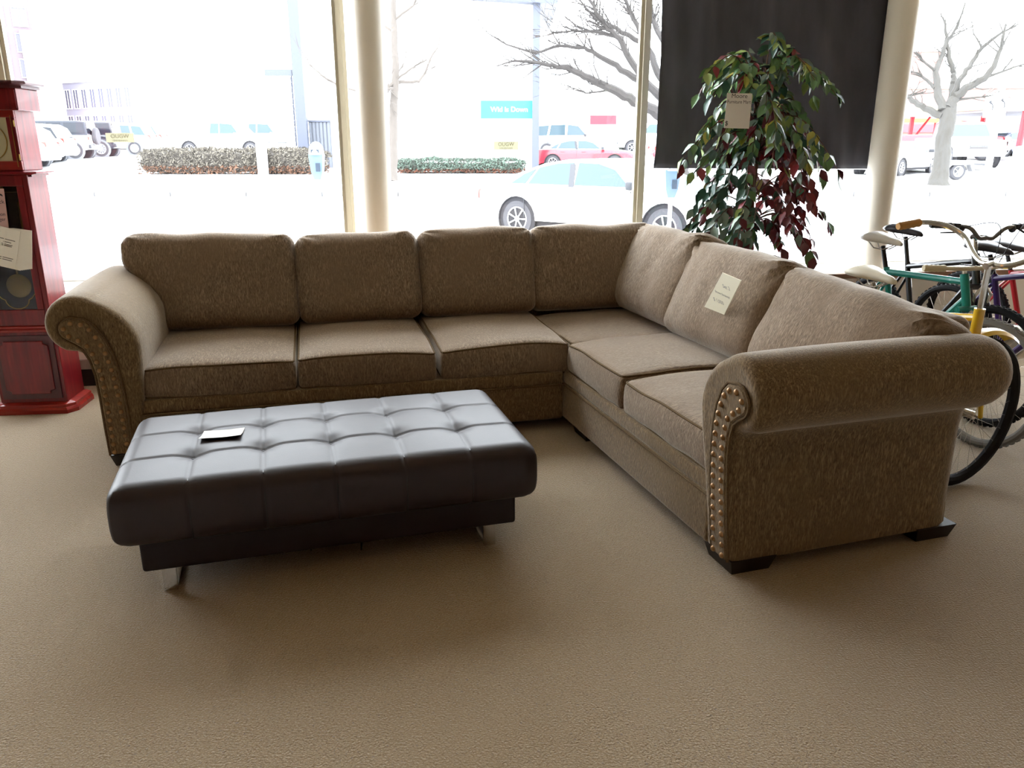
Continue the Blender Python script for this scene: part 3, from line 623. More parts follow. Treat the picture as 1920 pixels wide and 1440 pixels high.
# ------------------------------------------------------------------ bicycles
spoke_m = steel
cream_v = M('cream_vinyl', 'ddd6c4', .4); white_v = M('white_vinyl', 'e6e4e0', .35); black_v = M('black_vinyl', '241f22', .4)
tan_r = M('tan_rubber', 'b98a4c', .6); grey_t = M('grey_tyre', '8f8c86', .8); knob_t = M('dusty_knobby_tyre', '77746f', .9)
red_r = M('red_reflector', 'c01a22', .2)
def bike(name, label, loc, yaw, frame_m, saddle_m, o):
    """local frame: x forward, z up, origin on the floor below the bottom bracket"""
    g = lambda k, d: o.get(k, d)
    b = thing(name, label, 'bicycle', (loc[0], loc[1], 0), yaw, None); b.rotation_euler = (g('lean', 0), 0, yaw)
    r = g('r', .33); ra = Vector((-.43, 0, r)); bb = Vector((0, 0, .28)); sc = Vector((-.15, 0, g('sc', .74))); st = Vector((-.21, 0, g('saddle', .92)))
    ht = Vector((g('htx', .40), 0, g('ht', .88))); hb = Vector((g('hbx', .44), 0, g('hb', .74))); fa = Vector((g('fax', .62), 0, r))
    ax = nrm(ht-hb); Q = Matrix.Rotation(g('steer', 0), 3, ax)
    S = lambda p: Q @ (Vector(p)-hb)+hb
    f = MB()
    f.tube([sc, ht-ax*.03], g('tt', .017), 10); f.tube([bb, hb+ax*.03], g('dt', .019), 10); f.tube([bb, sc+(sc-bb)*.05], .017, 10)
    if g('camel', 0): f.tube([bb.lerp(sc, .55), ht.lerp(hb, .6)-Vector((.0, 0, .03))], .014, 8)
    for s_ in (-1, 1):
        y = Vector((0, .055*s_, 0)); f.tube([bb+y*.6, ra+y], [.011, .009], 8); f.tube([sc+y*.35-Vector((0, 0, .03)), ra+y], [.009, .008], 8)
    fr = f.build('frame', frame_m, b)
    MB().tube([hb-ax*.01, ht+ax*.01], .022, 12).build('head_tube', g('head_m', frame_m), fr)
    MB().lathe([(.02, -.035), (.024, -.03), (.024, .03), (.02, .035)], 14, bb, (0, 1, 0)).build('bottom_bracket', frame_m, fr)
    MB().tube([sc-(sc-bb)*.1, st-Vector((.0, 0, .03))], .0135, 10).build('seat_post', g('post_m', black_p), b)
    # saddle: lofted pear
    m = MB(); secs = []
    for t, wd, h, zz in ((-.13, .02, .02, .01), (-.12, .07, .045, .012), (-.07, .085, .06, .016), (0, .06, .052, .012), (.06, .03, .042, .004), (.12, .018, .034, 0), (.145, .010, .02, -.006)):
        k = g('sw', 1); secs.append([Vector((t+st.x, wd*k*cos(2*pi*q/12), st.z+zz+max(-h*.45, h*.55*sin(2*pi*q/12)))) for q in range(12)])
    m.loft(secs); sd = m.build('saddle', saddle_m, b, smooth=1.2)
    m = MB()
    for s_ in (-1, 1): m.tube([(st.x-.09, .03*s_, st.z-.01), (st.x-.05, .02*s_, st.z-.045), (st.x+.03, .02*s_, st.z-.045), (st.x+.11, .012*s_, st.z-.008)], .0035, 6)
    m.build('saddle_rails', steel, sd)
    # fork (turns with the bar)
    fk = MB(); cr = hb-ax*.025
    for s_ in (-1, 1):
        y = Vector((0, .055*s_, 0)); up_ = cr+y-ax*.01
        fk.tube([S(up_+ax*.02), S(up_.lerp(fa+y, .55)), S(fa+y)], [g('leg', .012), g('leg', .012), .010], 10)
    fk.tube([S(cr-Vector((0, .065, 0))), S(cr), S(cr+Vector((0, .065, 0)))], .017, 10); fo = fk.build('fork', g('fork_m', frame_m), b)
    if g('sus', 0):
        m = MB()
        for s_ in (-1, 1): y = Vector((0, .055*s_, 0)); m.tube([S((cr+y).lerp(fa+y, .3)), S((cr+y).lerp(fa+y, .98))], .017, 10)
        m.build('fork_slider', g('sus_m', black_p), fo)
    top = ht+ax*g('stem', .10)
    m = MB(); m.tube([ht-ax*.02, top], .0125, 10); cl_ = top+Vector((g('reach', .07), 0, .005)); m.tube([top-Vector((.02, 0, 0)), cl_], .015, 10)
    m.v = [tuple(S(v)) for v in m.v]; m.build('stem', g('stem_m', chrome), b)
    bar_ = g('bar', 'flat')
    if bar_ == 'cruiser':
        half = [(0, 0, 0), (.005, .05, 0), (.035, .11, .025), (.06, .18, .085), (.03, .25, .125), (-.03, .305, .137), (-.09, .325, .133), (-.155, .335, .128)]; gs = 6
    elif bar_ == 'riser': half = [(0, 0, 0), (0, .05, 0), (.0, .12, .05), (-.01, .20, .06), (-.04, .34, .062)]; gs = 3
    else: half = [(0, 0, 0), (0, .08, 0), (-.01, .2, .004), (-.03, .30, .006)]; gs = 2
    pts = [cl_+Vector((x, -y, z)) for x, y, z in reversed(half[1:])]+[cl_+Vector((x, y, z)) for x, y, z in half]
    def sm(ps):
        out = []
        for i in range(len(ps)-1):
            p0 = ps[max(0, i-1)]; p1 = ps[i]; p2 = ps[i+1]; p3 = ps[min(len(ps)-1, i+2)]
            for k in range(5):
                t = k/5; out.append(.5*((2*p1)+(p2-p0)*t+(2*p0-5*p1+4*p2-p3)*t*t+(3*p1-p0-3*p2+p3)*t**3))
        return out+[ps[-1]]
    m = MB(); m.tube([S(p) for p in sm(pts)], .0115, 10); hbar = m.build('handlebar', g('bar_m', chrome), b)
    for s_ in (-1, 1):
        p, q = [cl_+Vector((x, s_*y, z)) for x, y, z in (half[-1], half[-2])]; d = nrm(q-p); L_ = .115
        m = MB(); m.tube([S(p-d*.012+d*L_*k/10) for k in range(11)], [.014]+[.0165+.0018*(k % 2) for k in range(1, 10)]+[.0185], 10); m.build('grip', g('grip_m', black_p), b)
        if g('lever', 1):
            m = MB(); e = p+d*(L_+.02); m.box(S(e), (.03, .03, .03), Q); m.tube([S(e+Vector((.02, 0, -.01))), S(e+Vector((.045, 0, -.03))-d*.03), S(p+Vector((.05, 0, -.035))+d*.01)], [.007, .006, .004], 6)
            m.ball(S(e+d*.03+Vector((.0, 0, -.012))), .02, 10, 6); m.build('brake_lever', g('lev_m', black_p), b)
            m = MB(); m.tube(sm([S(e+Vector((.02, 0, -.01))), S(e+Vector((.12, 0, .03))+d*.12), S(cl_+Vector((.11, .03*s_, -.06))), S(hb+Vector((.05, .03*s_, .02)))]), .0025, 5); m.build('cable', black_p, b)
    # wheels
    for nm, c, tr_ in (('rear_wheel', ra, lambda p: p), ('front_wheel', fa, S)):
        C_ = lambda a, rad, y=0: tr_(c+Vector((rad*cos(a), y, rad*sin(a))))
        m = MB(); n = 44; w_ = g('tw', .022)
        m.loft([[C_(2*pi*i/n, r-w_-.012+dx, dy) for dx, dy in ((0, -.012), (.014, -.012), (.014, .012), (0, .012))] for i in range(n)], cap=False, closed=True)
        rim = m.build(nm, g('rim_m', steel), b)
        m = MB(); m.loft([[C_(2*pi*i/n, r-w_+w_*cos(q), w_*sin(q)) for q in [2*pi*k/10 for k in range(10)]] for i in range(n)], cap=False, closed=True)
        if g('knobs', 1):
            for i in range(56):
                for y in (-.012, .0, .012):
                    a = 2*pi*(i+(.5 if y == 0 else 0))/56; p = C_(a, r+.001-abs(y)*.35, y); u_ = nrm(C_(a, r+.1)-C_(a, r)); v_ = nrm(C_(a+.1, r)-C_(a, r)); ww = u_.cross(v_)
                    m.box(p, (.005, .014, .009), Matrix((u_, v_, ww)).transposed())
        m.build('tyre', g('tyre_m', rubber), rim)
        m = MB()
        for i in range(28):
            a = 2*pi*i/28; a2 = a+(.5 if i % 4 < 2 else -.5); y = .028 if i % 2 else -.028
            m.tube([C_(a2, .018, y), C_(a, r-w_-.010, 0)], .0011, 3, cap=False)
        sp = m.build('spokes', spoke_m, rim, smooth=0)
        sp['kind'] = 'stuff'
        p0, p1 = C_(0, 0, -.05), C_(0, 0, .05); m = MB(); m.tube([p0, p0.lerp(p1, .2), p0.lerp(p1, .21), p0.lerp(p1, .79), p0.lerp(p1, .8), p1], [.006, .006, .018, .018, .006, .006], 10); m.build('hub', steel, rim)
    # drive train on the right (-y)
    m = MB(); m.lathe([(.03, -.004), (.088, -.003), (.094, 0), (.088, .003), (.03, .004)], 26, bb+Vector((0, -.05, 0)), (0, 1, 0)); m.build('chainring', g('ring_m', steel), b)
    ca = g('crank', .6)
    for s_ in (-1, 1):
        e = bb+Vector((.17*cos(ca)*s_, .062*s_, .17*sin(ca)*s_)); m = MB(); m.tube([bb+Vector((0, .058*s_, 0)), e], [.013, .010], 8); c_ = m.build('crank', steel, b)
        m = MB(); m.box(e+Vector((0, .05*s_, 0)), (.085, .075, .02)); m.build('pedal', black_p, c_, smooth=0, bevel=.004)
    m = MB()
    for s_ in (1, -1): m.tube([bb+Vector((0, -.05, .09*s_)), ra+Vector((0, -.05, .035*s_))], .003, 4)
    m.lathe([(.02, -.015), (.05, -.012), (.042, 0), (.034, .010), (.02, .014)], 18, ra+Vector((0, -.045, 0)), (0, 1, 0)); m.build('chain_and_sprockets', M('oily_steel', '55504c', .4, metal=.8), b)
    if g('fender', 0):
        m = MB(); secs = []
        for i in range(15):
            a = radians(g('f0', 15)+(g('f1', 150)-g('f0', 15))*i/14); rr = r+.034; secs.append([S(fa+Vector(((rr+dx)*cos(a), dy, (rr+dx)*sin(a)))) for dx, dy in ((-.012, -.036), (.004, -.024), (.010, 0), (.004, .024), (-.012, .036), (.000, .022), (.006, 0), (.000, -.022))])
        m.loft(secs); m.build('front_fender', frame_m, b)
    if g('brake', 1):
        m = MB(); c = hb-ax*.06
        for s_ in (-1, 1): m.tube([S(c+Vector((.03, .05*s_, -.06))), S(c+Vector((.04, .055*s_, .0))), S(c+Vector((.04, .02*s_, .035)))], .008, 6)
        m.build('brake_arms', g('brake_m', steel), b)
    return b
yel = M('yellow_enamel', 'e0b723', .3, coat=.4); teal = M('teal_enamel', '14897f', .3, coat=.4); blk = M('black_enamel', '1c1a1c', .35, coat=.3)
purp = M('purple_enamel', '3a1a66', .3, coat=.4); redm = M('red_enamel', 'a3121f', .3, coat=.4); slv = M('silver_enamel', 'b7b2aa', .35, metal=.6)
def place(sx_, sy_, yaw, back_=.21):           # floor point below the bottom bracket from the saddle's place
    return (sx_+back_*cos(yaw), sy_+back_*sin(yaw))
Y1 = radians(-73)
bike('bicycle', 'yellow cruiser bicycle with cream saddle and swept chrome handlebar', place(1.775, 3.90, Y1), Y1, yel, cream_v,
     dict(htx=.425, hbx=.42, fax=.48, saddle=.865, sc=.70, ht=.82, hb=.68, stem=.19, reach=.02, bar='cruiser', steer=radians(101), camel=1, r=.345, fender=1, f0=52, f1=125, grip_m=tan_r, lever=0, knobs=0, sw=1.15, tw=.025, brake=0, rim_m=chrome, fork_m=yel, post_m=chrome, crank=1.2, tt=.016))
Y2 = radians(-74)
bike('bicycle', 'teal mountain bicycle with white saddle beside the yellow cruiser', place(2.15, 4.66, Y2), Y2, teal, white_v,
     dict(saddle=.95, sc=.78, ht=.84, hb=.70, stem=.045, bar='flat', steer=radians(4), fork_m=teal, post_m=black_p, stem_m=chrome, bar_m=M('cream_bar', 'cdc3a6', .4), grip_m=M('cream_bar', 'cdc3a6', .4), lever=0, tyre_m=knob_t, crank=.3, tt=.018))
Y3 = radians(-80)
bike('bicycle', 'black bicycle with tall black saddle and dark raised handlebar', place(2.44, 5.0, Y3), Y3, blk, black_v,
     dict(saddle=.965, sc=.76, ht=.90, hb=.76, stem=.10, bar='riser', steer=radians(8), bar_m=M('dull_bar', '6f6a62', .4, metal=.6), sus=1, sus_m=blk, crank=2.0, leg=.014, sw=1.2))
Y4 = radians(-74)
bike('bicycle', 'purple mountain bicycle with black padded saddle and silver fork', place(2.78, 4.66, Y4), Y4, purp, black_v,
     dict(saddle=.90, sc=.74, ht=.90, hb=.75, stem=.14, bar='riser', steer=radians(-10), stem_m=purp, sus=1, sus_m=slv, fork_m=slv, bar_m=M('dull_bar', '6f6a62', .4), sw=1.2, crank=.9))
Y5 = radians(-70)
bike('bicycle', 'red bicycle with black cranks parked among the other bicycles', place(3.22, 5.22, Y5), Y5, redm, black_v,
     dict(saddle=.84, sc=.68, ht=.80, hb=.66, stem=.08, bar='flat', fork_m=redm, crank=-.6, steer=radians(20), sw=1.1))
# ------------------------------------------------------------------ the street outside
STZ = -.10
prof = [(24.8, .03), (29, .12), (34, .22), (41.5, .64), (60, .9), (150, 1.6)]
def gz(y):
    if y < 24.8: return STZ
    for (a, za), (b, zb) in zip(prof, prof[1:]):
        if y <= b: return za+(zb-za)*(y-a)/(b-a)
    return prof[-1][1]
GX0, GX1 = -90, 110
struct(MB().add([(GX0, 8.6, STZ), (GX1, 8.6, STZ), (GX1, 24.9, STZ), (GX0, 24.9, STZ), (GX0, 8.6, STZ-.2), (GX1, 8.6, STZ-.2), (GX1, 24.9, STZ-.2), (GX0, 24.9, STZ-.2)], [(0, 1, 2, 3), (0, 4, 5, 1), (1, 5, 6, 2), (2, 6, 7, 3), (3, 7, 4, 0)]), 'street', asphalt, smooth=0)
near = MB(); near.add([(GX0, wy(GX0)-6, -.02), (X0-.1, wy(X0)+.5, -.02), (X1+.1, wy(X1)+.5, -.02), (GX1, 8.6, -.02), (GX1, 8.6, -.3), (GX0, 8.6, -.3), (GX0, 8.6, -.02)], [(0, 1, 2, 3, 6), (6, 3, 4, 5)])
struct(near, 'pavement_near', snow, smooth=0)
m = MB(); ys = [25.0]+[p[0] for p in prof[1:]]
m.add([(x, y, gz(y)) for y in ys for x in (GX0, GX1)], [(2*i, 2*i+1, 2*i+3, 2*i+2) for i in range(len(ys)-1)]); struct(m, 'pavement_far', snow, smooth=0)
kerb = thing('kerb', 'pale concrete kerb along the far side of the street', 'kerb', (0, 24.8, STZ)); kerb['kind'] = 'structure'
km = M('kerb_concrete', '6e6e70', .9)
kme = MB().box((0, .1, .05), (2.28, .2, .18)).mesh('kerb_stone', km, smooth=0)
for i in range(-8, 14): link('kerb_stone', kme, kerb, (i*2.3, 0, R.uniform(-.006, .006)))
# hedge and ground cover: thousands of short twigs and leaves, one mass each
def mass(name, label, cat, x0, x1, y, dep, h, n, mats, lw, low, taper=.25):
    t = thing(name, label, cat, ((x0+x1)/2, y, gz(y))); rr = random.Random(len(label)); W2 = (x1-x0)/2
    core = MB(); core.rbox((W2-.15, dep/2-.12, h/2-.1), min(.25, h/2-.11, dep/2-.13), (40, 5, 5), lambda p: Vector((p.x, p.y, p.z+h/2-.06))+Vector((mnoise.noise(p*2.2), mnoise.noise(p*2.2+Vector((9, 0, 0))), mnoise.noise(p*1.7+Vector((0, 9, 0)))))*.11, k=3)
    core.build('branches', mats[0], t, smooth=1.5)
    bs = [MB() for _ in mats]
    for i in range(n):
        a = rr.random(); px = rr.uniform(-W2, W2); sd = rr.random()
        py, pz = (-dep/2+rr.uniform(-.05, .1), rr.uniform(.0, h*.95)) if sd < .6 else (rr.uniform(-dep/2, dep/2), h*rr.uniform(.82, 1.0))
        pz += .10*mnoise.noise((px*1.3, 3, 1))*(pz/h); 
        e = min(1, (W2-abs(px))/.4); py *= .6+.4*e; pz *= .75+.25*e
        d = nrm((rr.uniform(-1, 1), rr.uniform(-1, .4), rr.uniform(-.4, 1.1))); q = nrm(d.cross(Vector((rr.random(), rr.random(), rr.random()))))
        l = rr.uniform(*lw); k = (1 if pz < low else 2) if rr.random() < .7 else 0
        p = Vector((px, py, max(.02, pz))); bs[k].add([p-q*l*.22, p+q*l*.22, p+d*l], [(0, 1, 2)])
    for k, b in enumerate(bs):
        if b.v: o = b.build('foliage', mats[k], t, smooth=0, fix=False); o['kind'] = 'stuff'
    return t
mass('hedge', 'clipped brown winter hedge beyond the far pavement', 'hedge', -15.3, -7.5, 34.2, 1.3, 1.0, 9000, (M('hedge_twig', '4a4540', .9), M('hedge_low', '6a4c3b', .9), M('hedge_tip', '6a645a', .9)), (.07, .16), .3)
mass('ground_cover', 'low grey green shrub bed below the white building', 'shrub', -4.9, .55, 34.6, 1.2, .56, 6000, (M('cover_stem', '45463f', .9), M('cover_low', '5e3a2b', .9), M('cover_tip', '5b6a5f', .9)), (.07, .15), .14)
# white building with the blue sign, grey corner pole
wb = thing('office_building', 'white panelled building with blue sign and grey door across the street', 'building', (0, 0, 0))
wm_ = M('building_panel', 'f2f2f2', .7); gm = M('grey_steel', '444855', .6); gm2 = M('grey_door', '565961', .7)
MB().box((-3.65, 39.4, 4.0), (9.3, 5, 7.8)).build('wall', wm_, wb, smooth=0)
m = MB(); m.loft([[(-3.6, 36.2, 7.30), (1.9, 36.2, 6.95), (1.9, 44, 6.95), (-3.6, 44, 7.30)], [(-3.6, 36.2, 8.1), (1.9, 36.2, 7.9), (1.9, 44, 7.9), (-3.6, 44, 8.1)]]); m.build('roof_fascia', gm, wb, smooth=0)
MB().box((1.03, 36.6, 3.9), (.30, .30, 7.4)).build('corner_post', gm, wb, smooth=0)
m = MB(); m.box((-8.45, 36.86, 1.25), (.95, .08, 2.15)); dr = m.build('door', gm2, wb, smooth=0)
for k in range(6): MB().box((-8.85+k*.16, 36.80, 1.25), (.10, .05, 2.12)).build('door_board', gm2, dr, smooth=0)
MB().box((-8.45, 36.78, 2.36), (1.0, .1, .08)).build('door_head', gm, dr, smooth=0)
bs_ = thing('blue_sign', 'bright blue wall sign with white lettering on the white building', 'sign', (-.17, 36.83, 2.83))
MB().box((0, 0, 0), (2.40, .08, .74)).build('sign_panel', M('sign_blue', '1f92c0', .5), bs_, smooth=0)
text('Wid is Down', .30, M('sign_white', 'ffffff', .6), bs_, (.05, -.05, .0), (pi/2, 0, 0), 'lettering', ext=.006)
# grey pylon with slatted sign and white post
py = thing('pylon_sign', 'tall grey pylon with white slatted board beyond the hedge', 'sign', (-9.1, 36.4, gz(36.4)))
m = MB(); m.box((0, 0, 4.3), (.44, .3, 8.6)); m.build('column', gm, py, smooth=0)
MB().box((-.85, 0, 3.95), (1.15, .14, .26)).build('header', gm, py, smooth=0)
slm = M('slat_white', 'efefef', .7); slat = MB().box((0, 0, 0), (.94, .05, .19)).mesh('slat', slm, smooth=0)
for k in range(13):
    o = link('slat', slat, py, (-.82, 0, 3.68-k*.225))
MB().box((-.32, .05, 2.4), (.06, .05, 2.9)).build('slat_rail', gm, py, smooth=0)
rg = random.Random(5); lm = M('sign_mark', '6d7390', .7); k = 0
for z in [3.5-i*.21 for i in range(11)]:
    m = MB(); m.tube([(-1.22+rg.uniform(0, .05), -.03, z), (-1.12, -.03, z+rg.uniform(-.08, .08)), (-1.0+rg.uniform(-.04, .04), -.03, z)], .016, 4); m.build('letter_stroke', lm, py)
wpost = thing('white_post', 'thick white post in front of the brown hedge', 'post', (-10.0, 33.2, gz(33.2))); MB().box((0, 0, .75), (.34, .3, 1.5)).build('shaft', slm, wpost, smooth=0); MB().box((0, 0, 1.53), (.38, .34, .06)).build('cap', slm, wpost, smooth=0)
# parking meters on the near pavement
mtm = M('meter_blue_grey', '5f7488', .45); mtd = M('meter_dark', '35404e', .4); pst = M('meter_post', 'cfd3d6', .5)
def meter(lab, x, y, top):
    t = thing('parking_meter', lab, 'parking meter', (x, y, -.02)); g = top+.02
    MB().tube([(0, 0, 0), (0, 0, g-.36)], .021, 12).build('post', pst, t)
    m = MB(); m.loft([[(sx*wx, sy*wy_, g-.40+z) for sx, sy in ((-.5, -.5), (.5, -.5), (.6, 0), (.5, .5), (-.5, .5), (-.6, 0))] for z, wx, wy_ in ((0, .07, .07), (.08, .12, .1), (.24, .15, .12), (.27, .15, .12))]); hd_ = m.build('housing', mtm, t, smooth=.5)
    m = MB(); m.loft([[(.085*cos(a)*k, .062*sin(q)*k*1.0+0, g-.14+.14*sin(a)) for q, k in ((-pi/2, 1), (pi/2, 1))] for a in [pi*i/10 for i in range(11)]]) if 0 else m.lathe([(.082, 0), (.083, .03), (.07, .09), (.04, .125), (.002, .14)], 16, (0, 0, g-.14)); m.build('dome', M('meter_dome', 'd9e2e8', .3), hd_)
    MB().box((.02, -.063, g-.27), (.05, .008, .09)).build('coin_plate', mtd, hd_, smooth=0, bevel=.003); MB().box((0, -.066, g-.10), (.09, .02, .035)).build('window', mtd, hd_, smooth=0)
meter('blue grey parking meter standing outside the left shop window', -2.13, 9.05, 1.50)
meter('parking meter on white post outside, partly behind the black curtain', 1.60, 8.25, 1.36)
# trees
bark = M('pale_bark', '4f4944', .9, noise=[((9, 9, 2), '4a443f', .4, .7)], bump=((14, 14, 3), .8, .02)); bark2 = M('dark_bark', '2f2b29', .9, noise=[((9, 9, 2), '2c2826', .4, .7)], bump=((14, 14, 3), .8, .02))
def tree(name, label, base_px, d, trunk, limbs, mat, seed, twig=9, tl=.8, flare=1.35):
    """trunk, limbs: polylines of (pixel x, pixel y, radius m, depth offset m) turned into points of the place"""
    rr = random.Random(seed); b0 = at(*base_px, d); t = thing(name, label, 'tree', (b0.x, b0.y, gz(b0.y))); off = t.location
    def pts(pl):
        out = []; rd = []
        ps = [(at(x, y, d+dz)-off, r) for x, y, r, dz in pl]
        for (p, r), (q, r2) in zip(ps, ps[1:]):
            for k in range(4): s_ = k/4; out.append(p.lerp(q, s_)+Vector((rr.uniform(-1, 1), rr.uniform(-1, 1), rr.uniform(-1, 1)))*min(r*.3, .03)); rd.append(r+(r2-r)*s_)
        out.append(ps[-1][0]); rd.append(ps[-1][1]); return out, rd
    P, rd = pts(trunk); P[0].z = min(P[0].z, -.05); rd[0] *= flare; MB().tube(P, rd, 12).build('trunk', mat, t)
    for l in limbs:
        P, rd = pts(l); m = MB(); m.tube(P, rd, 7); tot = len(P)
        for k in range(twig):
            i = rr.randrange(max(1, tot//3), tot); p = P[i]; dn = nrm(P[i]-P[i-1]); L = tl*rr.uniform(.4, 1.1)
            dd = nrm(dn+Vector((rr.uniform(-.9, .9), rr.uniform(-.7, .7), rr.uniform(-.5, .9)))); q = p+dd*L*.5; q2 = q+nrm(dd+Vector((rr.uniform(-.5, .5), 0, rr.uniform(-.2, .6))))*L*.5
            r0 = min(rd[i]*.45, .022); m.tube([p, q, q2], [r0, r0*.75, .005], 4)
            for _ in range(2):
                s_ = q.lerp(q2, rr.random()); m.tube([s_, s_+nrm(dd+Vector((rr.uniform(-1, 1), rr.uniform(-.6, .6), rr.uniform(-.5, 1))))*L*.35], [r0*.55, .004], 3)
        m.build('branch', mat, t)
    return t
tree('street_tree', 'slim bare street tree with pale trunk beside the middle column', (735, 338), 29, [(735, 340, .20, 0), (737, 300, .17, 0), (739, 200, .15, 0), (741, 120, .13, 0), (737, 0, .11, 0), (734, -60, .09, 0), (736, -140, .06, 0)],
     [[(741, 155, .07, 0), (760, 154, .06, .2), (785, 153, .05, .4), (797, 138, .04, .5), (806, 112, .03, .6), (822, 86, .022, .7), (826, 60, .016, .8), (815, 22, .01, .8)],
      [(742, 150, .045, 0), (765, 133, .035, -.3), (788, 118, .025, -.5), (798, 113, .015, -.6)], [(742, 148, .03, 0), (750, 130, .025, .2), (760, 115, .015, .3), (763, 80, .01, .3)],
      [(737, 156, .08, 0), (728, 162, .07, -.2), (724, 178, .05, -.3), (722, 188, .02, -.4)], [(738, 165, .04, -.5), (690, 175, .04, -.8), (640, 163, .035, -1), (605, 143, .03, -1.2), (580, 120, .02, -1.2), (568, 95, .01, -1.2)],
      [(736, 60, .05, 0), (700, 30, .04, .4), (680, -10, .02, .6)], [(736, 40, .05, 0), (775, 10, .035, -.4), (800, -40, .02, -.5)]], bark, 3, 14, .9)
tree('street_tree', 'large bare spreading tree half hidden behind the black curtain', (1268, 342), 24.5, [(1268, 344, .46, 0), (1270, 318, .36, 0), (1272, 270, .33, 0), (1268, 225, .32, 0), (1262, 190, .26, 0)],
     [[(1258, 235, .20, 0), (1225, 205, .17, -.3), (1190, 190, .15, -.6), (1150, 168, .13, -.8), (1105, 147, .11, -1), (1070, 128, .09, -1.2), (1045, 125, .07, -1.3), (1010, 117, .05, -1.4), (965, 114, .03, -1.4), (930, 124, .012, -1.4)],
      [(1262, 200, .14, 0), (1215, 160, .12, .4), (1165, 130, .10, .8), (1125, 105, .08, 1), (1095, 90, .06, 1.1), (1050, 85, .05, 1.2), (1003, 100, .04, 1.3), (950, 84, .025, 1.3), (915, 62, .015, 1.3), (898, 45, .008, 1.3)],
      [(1255, 190, .14, 0), (1205, 150, .11, -.2), (1180, 110, .10, -.4), (1160, 70, .09, -.5), (1140, 55, .07, -.6), (1120, 25, .05, -.7), (1100, -10, .03, -.8)],
      [(1240, 150, .12, .3), (1215, 90, .10, .5), (1200, 60, .09, .6), (1180, 20, .06, .8), (1165, -20, .04, .9)],
      [(1215, 85, .09, .5), (1165, 60, .07, .4), (1130, 40, .05, .3), (1100, 18, .03, .3), (1080, -10, .02, .3)],
      [(1265, 170, .14, 0), (1245, 80, .10, .3), (1225, 40, .08, .5), (1205, 0, .05, .7)],
      [(1160, 70, .06, -.5), (1120, 60, .05, -.2), (1075, 58, .03, 0), (1035, 62, .02, .2)], [(1150, 168, .03, -.8), (1100, 175, .02, -.6), (1060, 160, .01, -.5)],
      [(1268, 180, .15, 0), (1330, 110, .11, .4), (1390, 60, .07, .8)], [(1270, 190, .13, 0), (1340, 150, .1, -.4), (1420, 110, .06, -.8)]], bark2, 4, 34, 1.1, 1.5)
tree('street_tree', 'bare tree with grey trunk standing right of the white column', (1760, 352), 27, [(1758, 354, .36, 0), (1762, 320, .27, 0), (1770, 260, .25, 0), (1778, 215, .26, 0), (1782, 195, .22, 0)],
     [[(1775, 205, .19, 0), (1790, 185, .16, 0), (1812, 165, .13, -.3), (1845, 147, .11, -.6), (1868, 115, .08, -.8), (1878, 85, .06, -.8), (1886, 45, .03, -.8)],
      [(1768, 205, .15, 0), (1758, 170, .13, .2), (1753, 135, .10, .3), (1765, 110, .08, .4), (1775, 75, .06, .4), (1772, 45, .04, .4), (1764, 25, .02, .4)],
      [(1783, 190, .12, 0), (1786, 160, .10, .3), (1789, 138, .09, .4), (1780, 110, .08, .4), (1776, 80, .06, .4), (1795, 50, .04, .5), (1810, 5, .02, .5)],
      [(1788, 180, .11, 0), (1800, 150, .09, -.2), (1817, 125, .08, -.3), (1842, 88, .06, -.4), (1880, 60, .04, -.5), (1905, 48, .02, -.5)],
      [(1768, 218, .13, 0), (1735, 202, .11, .4), (1710, 188, .09, .6), (1700, 180, .05, .7), (1735, 172, .02, .8)],
      [(1753, 165, .06, .2), (1738, 150, .05, .4), (1720, 137, .035, .5), (1706, 133, .02, .5)], [(1753, 133, .05, .3), (1735, 118, .035, .1), (1716, 98, .02, 0)],
      [(1790, 188, .05, 0), (1830, 183, .03, -.3), (1868, 178, .015, -.4)], [(1846, 147, .05, -.6), (1890, 130, .03, -.8), (1925, 118, .02, -.9)], [(1842, 90, .03, -.4), (1825, 62, .02, -.3), (1822, 40, .015, -.3)],
      [(1776, 78, .03, .4), (1800, 60, .02, .3), (1822, 50, .012, .3)]], M('grey_bark', '3c3a37', .9, noise=[((9, 9, 2), '37342f', .4, .7)], bump=((14, 14, 3), .8, .02)), 6, 12, .9, 1.4)
# ------------------------------------------------------------------ vehicles
car_glass = M('car_glass', '35454d', .1, spec=.35); dark_glass = M('dark_car_glass', '1c2028', .12, spec=.3); well_m = M('wheel_well', '1f1e22', .9); trimm = M('car_black_trim', '2b2c31', .5)
lamp_r = M('tail_lamp', 'c8281f', .2); lamp_w = M('head_lamp', 'c9d2d8', .1); alloy = M('alloy_wheel', 'c9cacc', .35, metal=.5); plate_m = M('number_plate', 'd8dde2', .5); tyre_c = M('car_tyre', '39383c', .8)
wpaint = M('white_car_paint', 'ececec', .25, coat=.5); spaint = M('silver_car_paint', '6f7074', .3, metal=.3, coat=.4); bpaint = M('black_car_paint', '191c26', .25, coat=.5)
rpaint = M('red_car_paint', 'a01f2c', .25, coat=.4); cpaint = M('champagne_car_paint', 'd6d2c8', .3, coat=.4); mpaint = M('maroon_car_paint', '6d1622', .25, coat=.4); bluep = M('blue_car_paint', '35406e', .3, coat=.4)
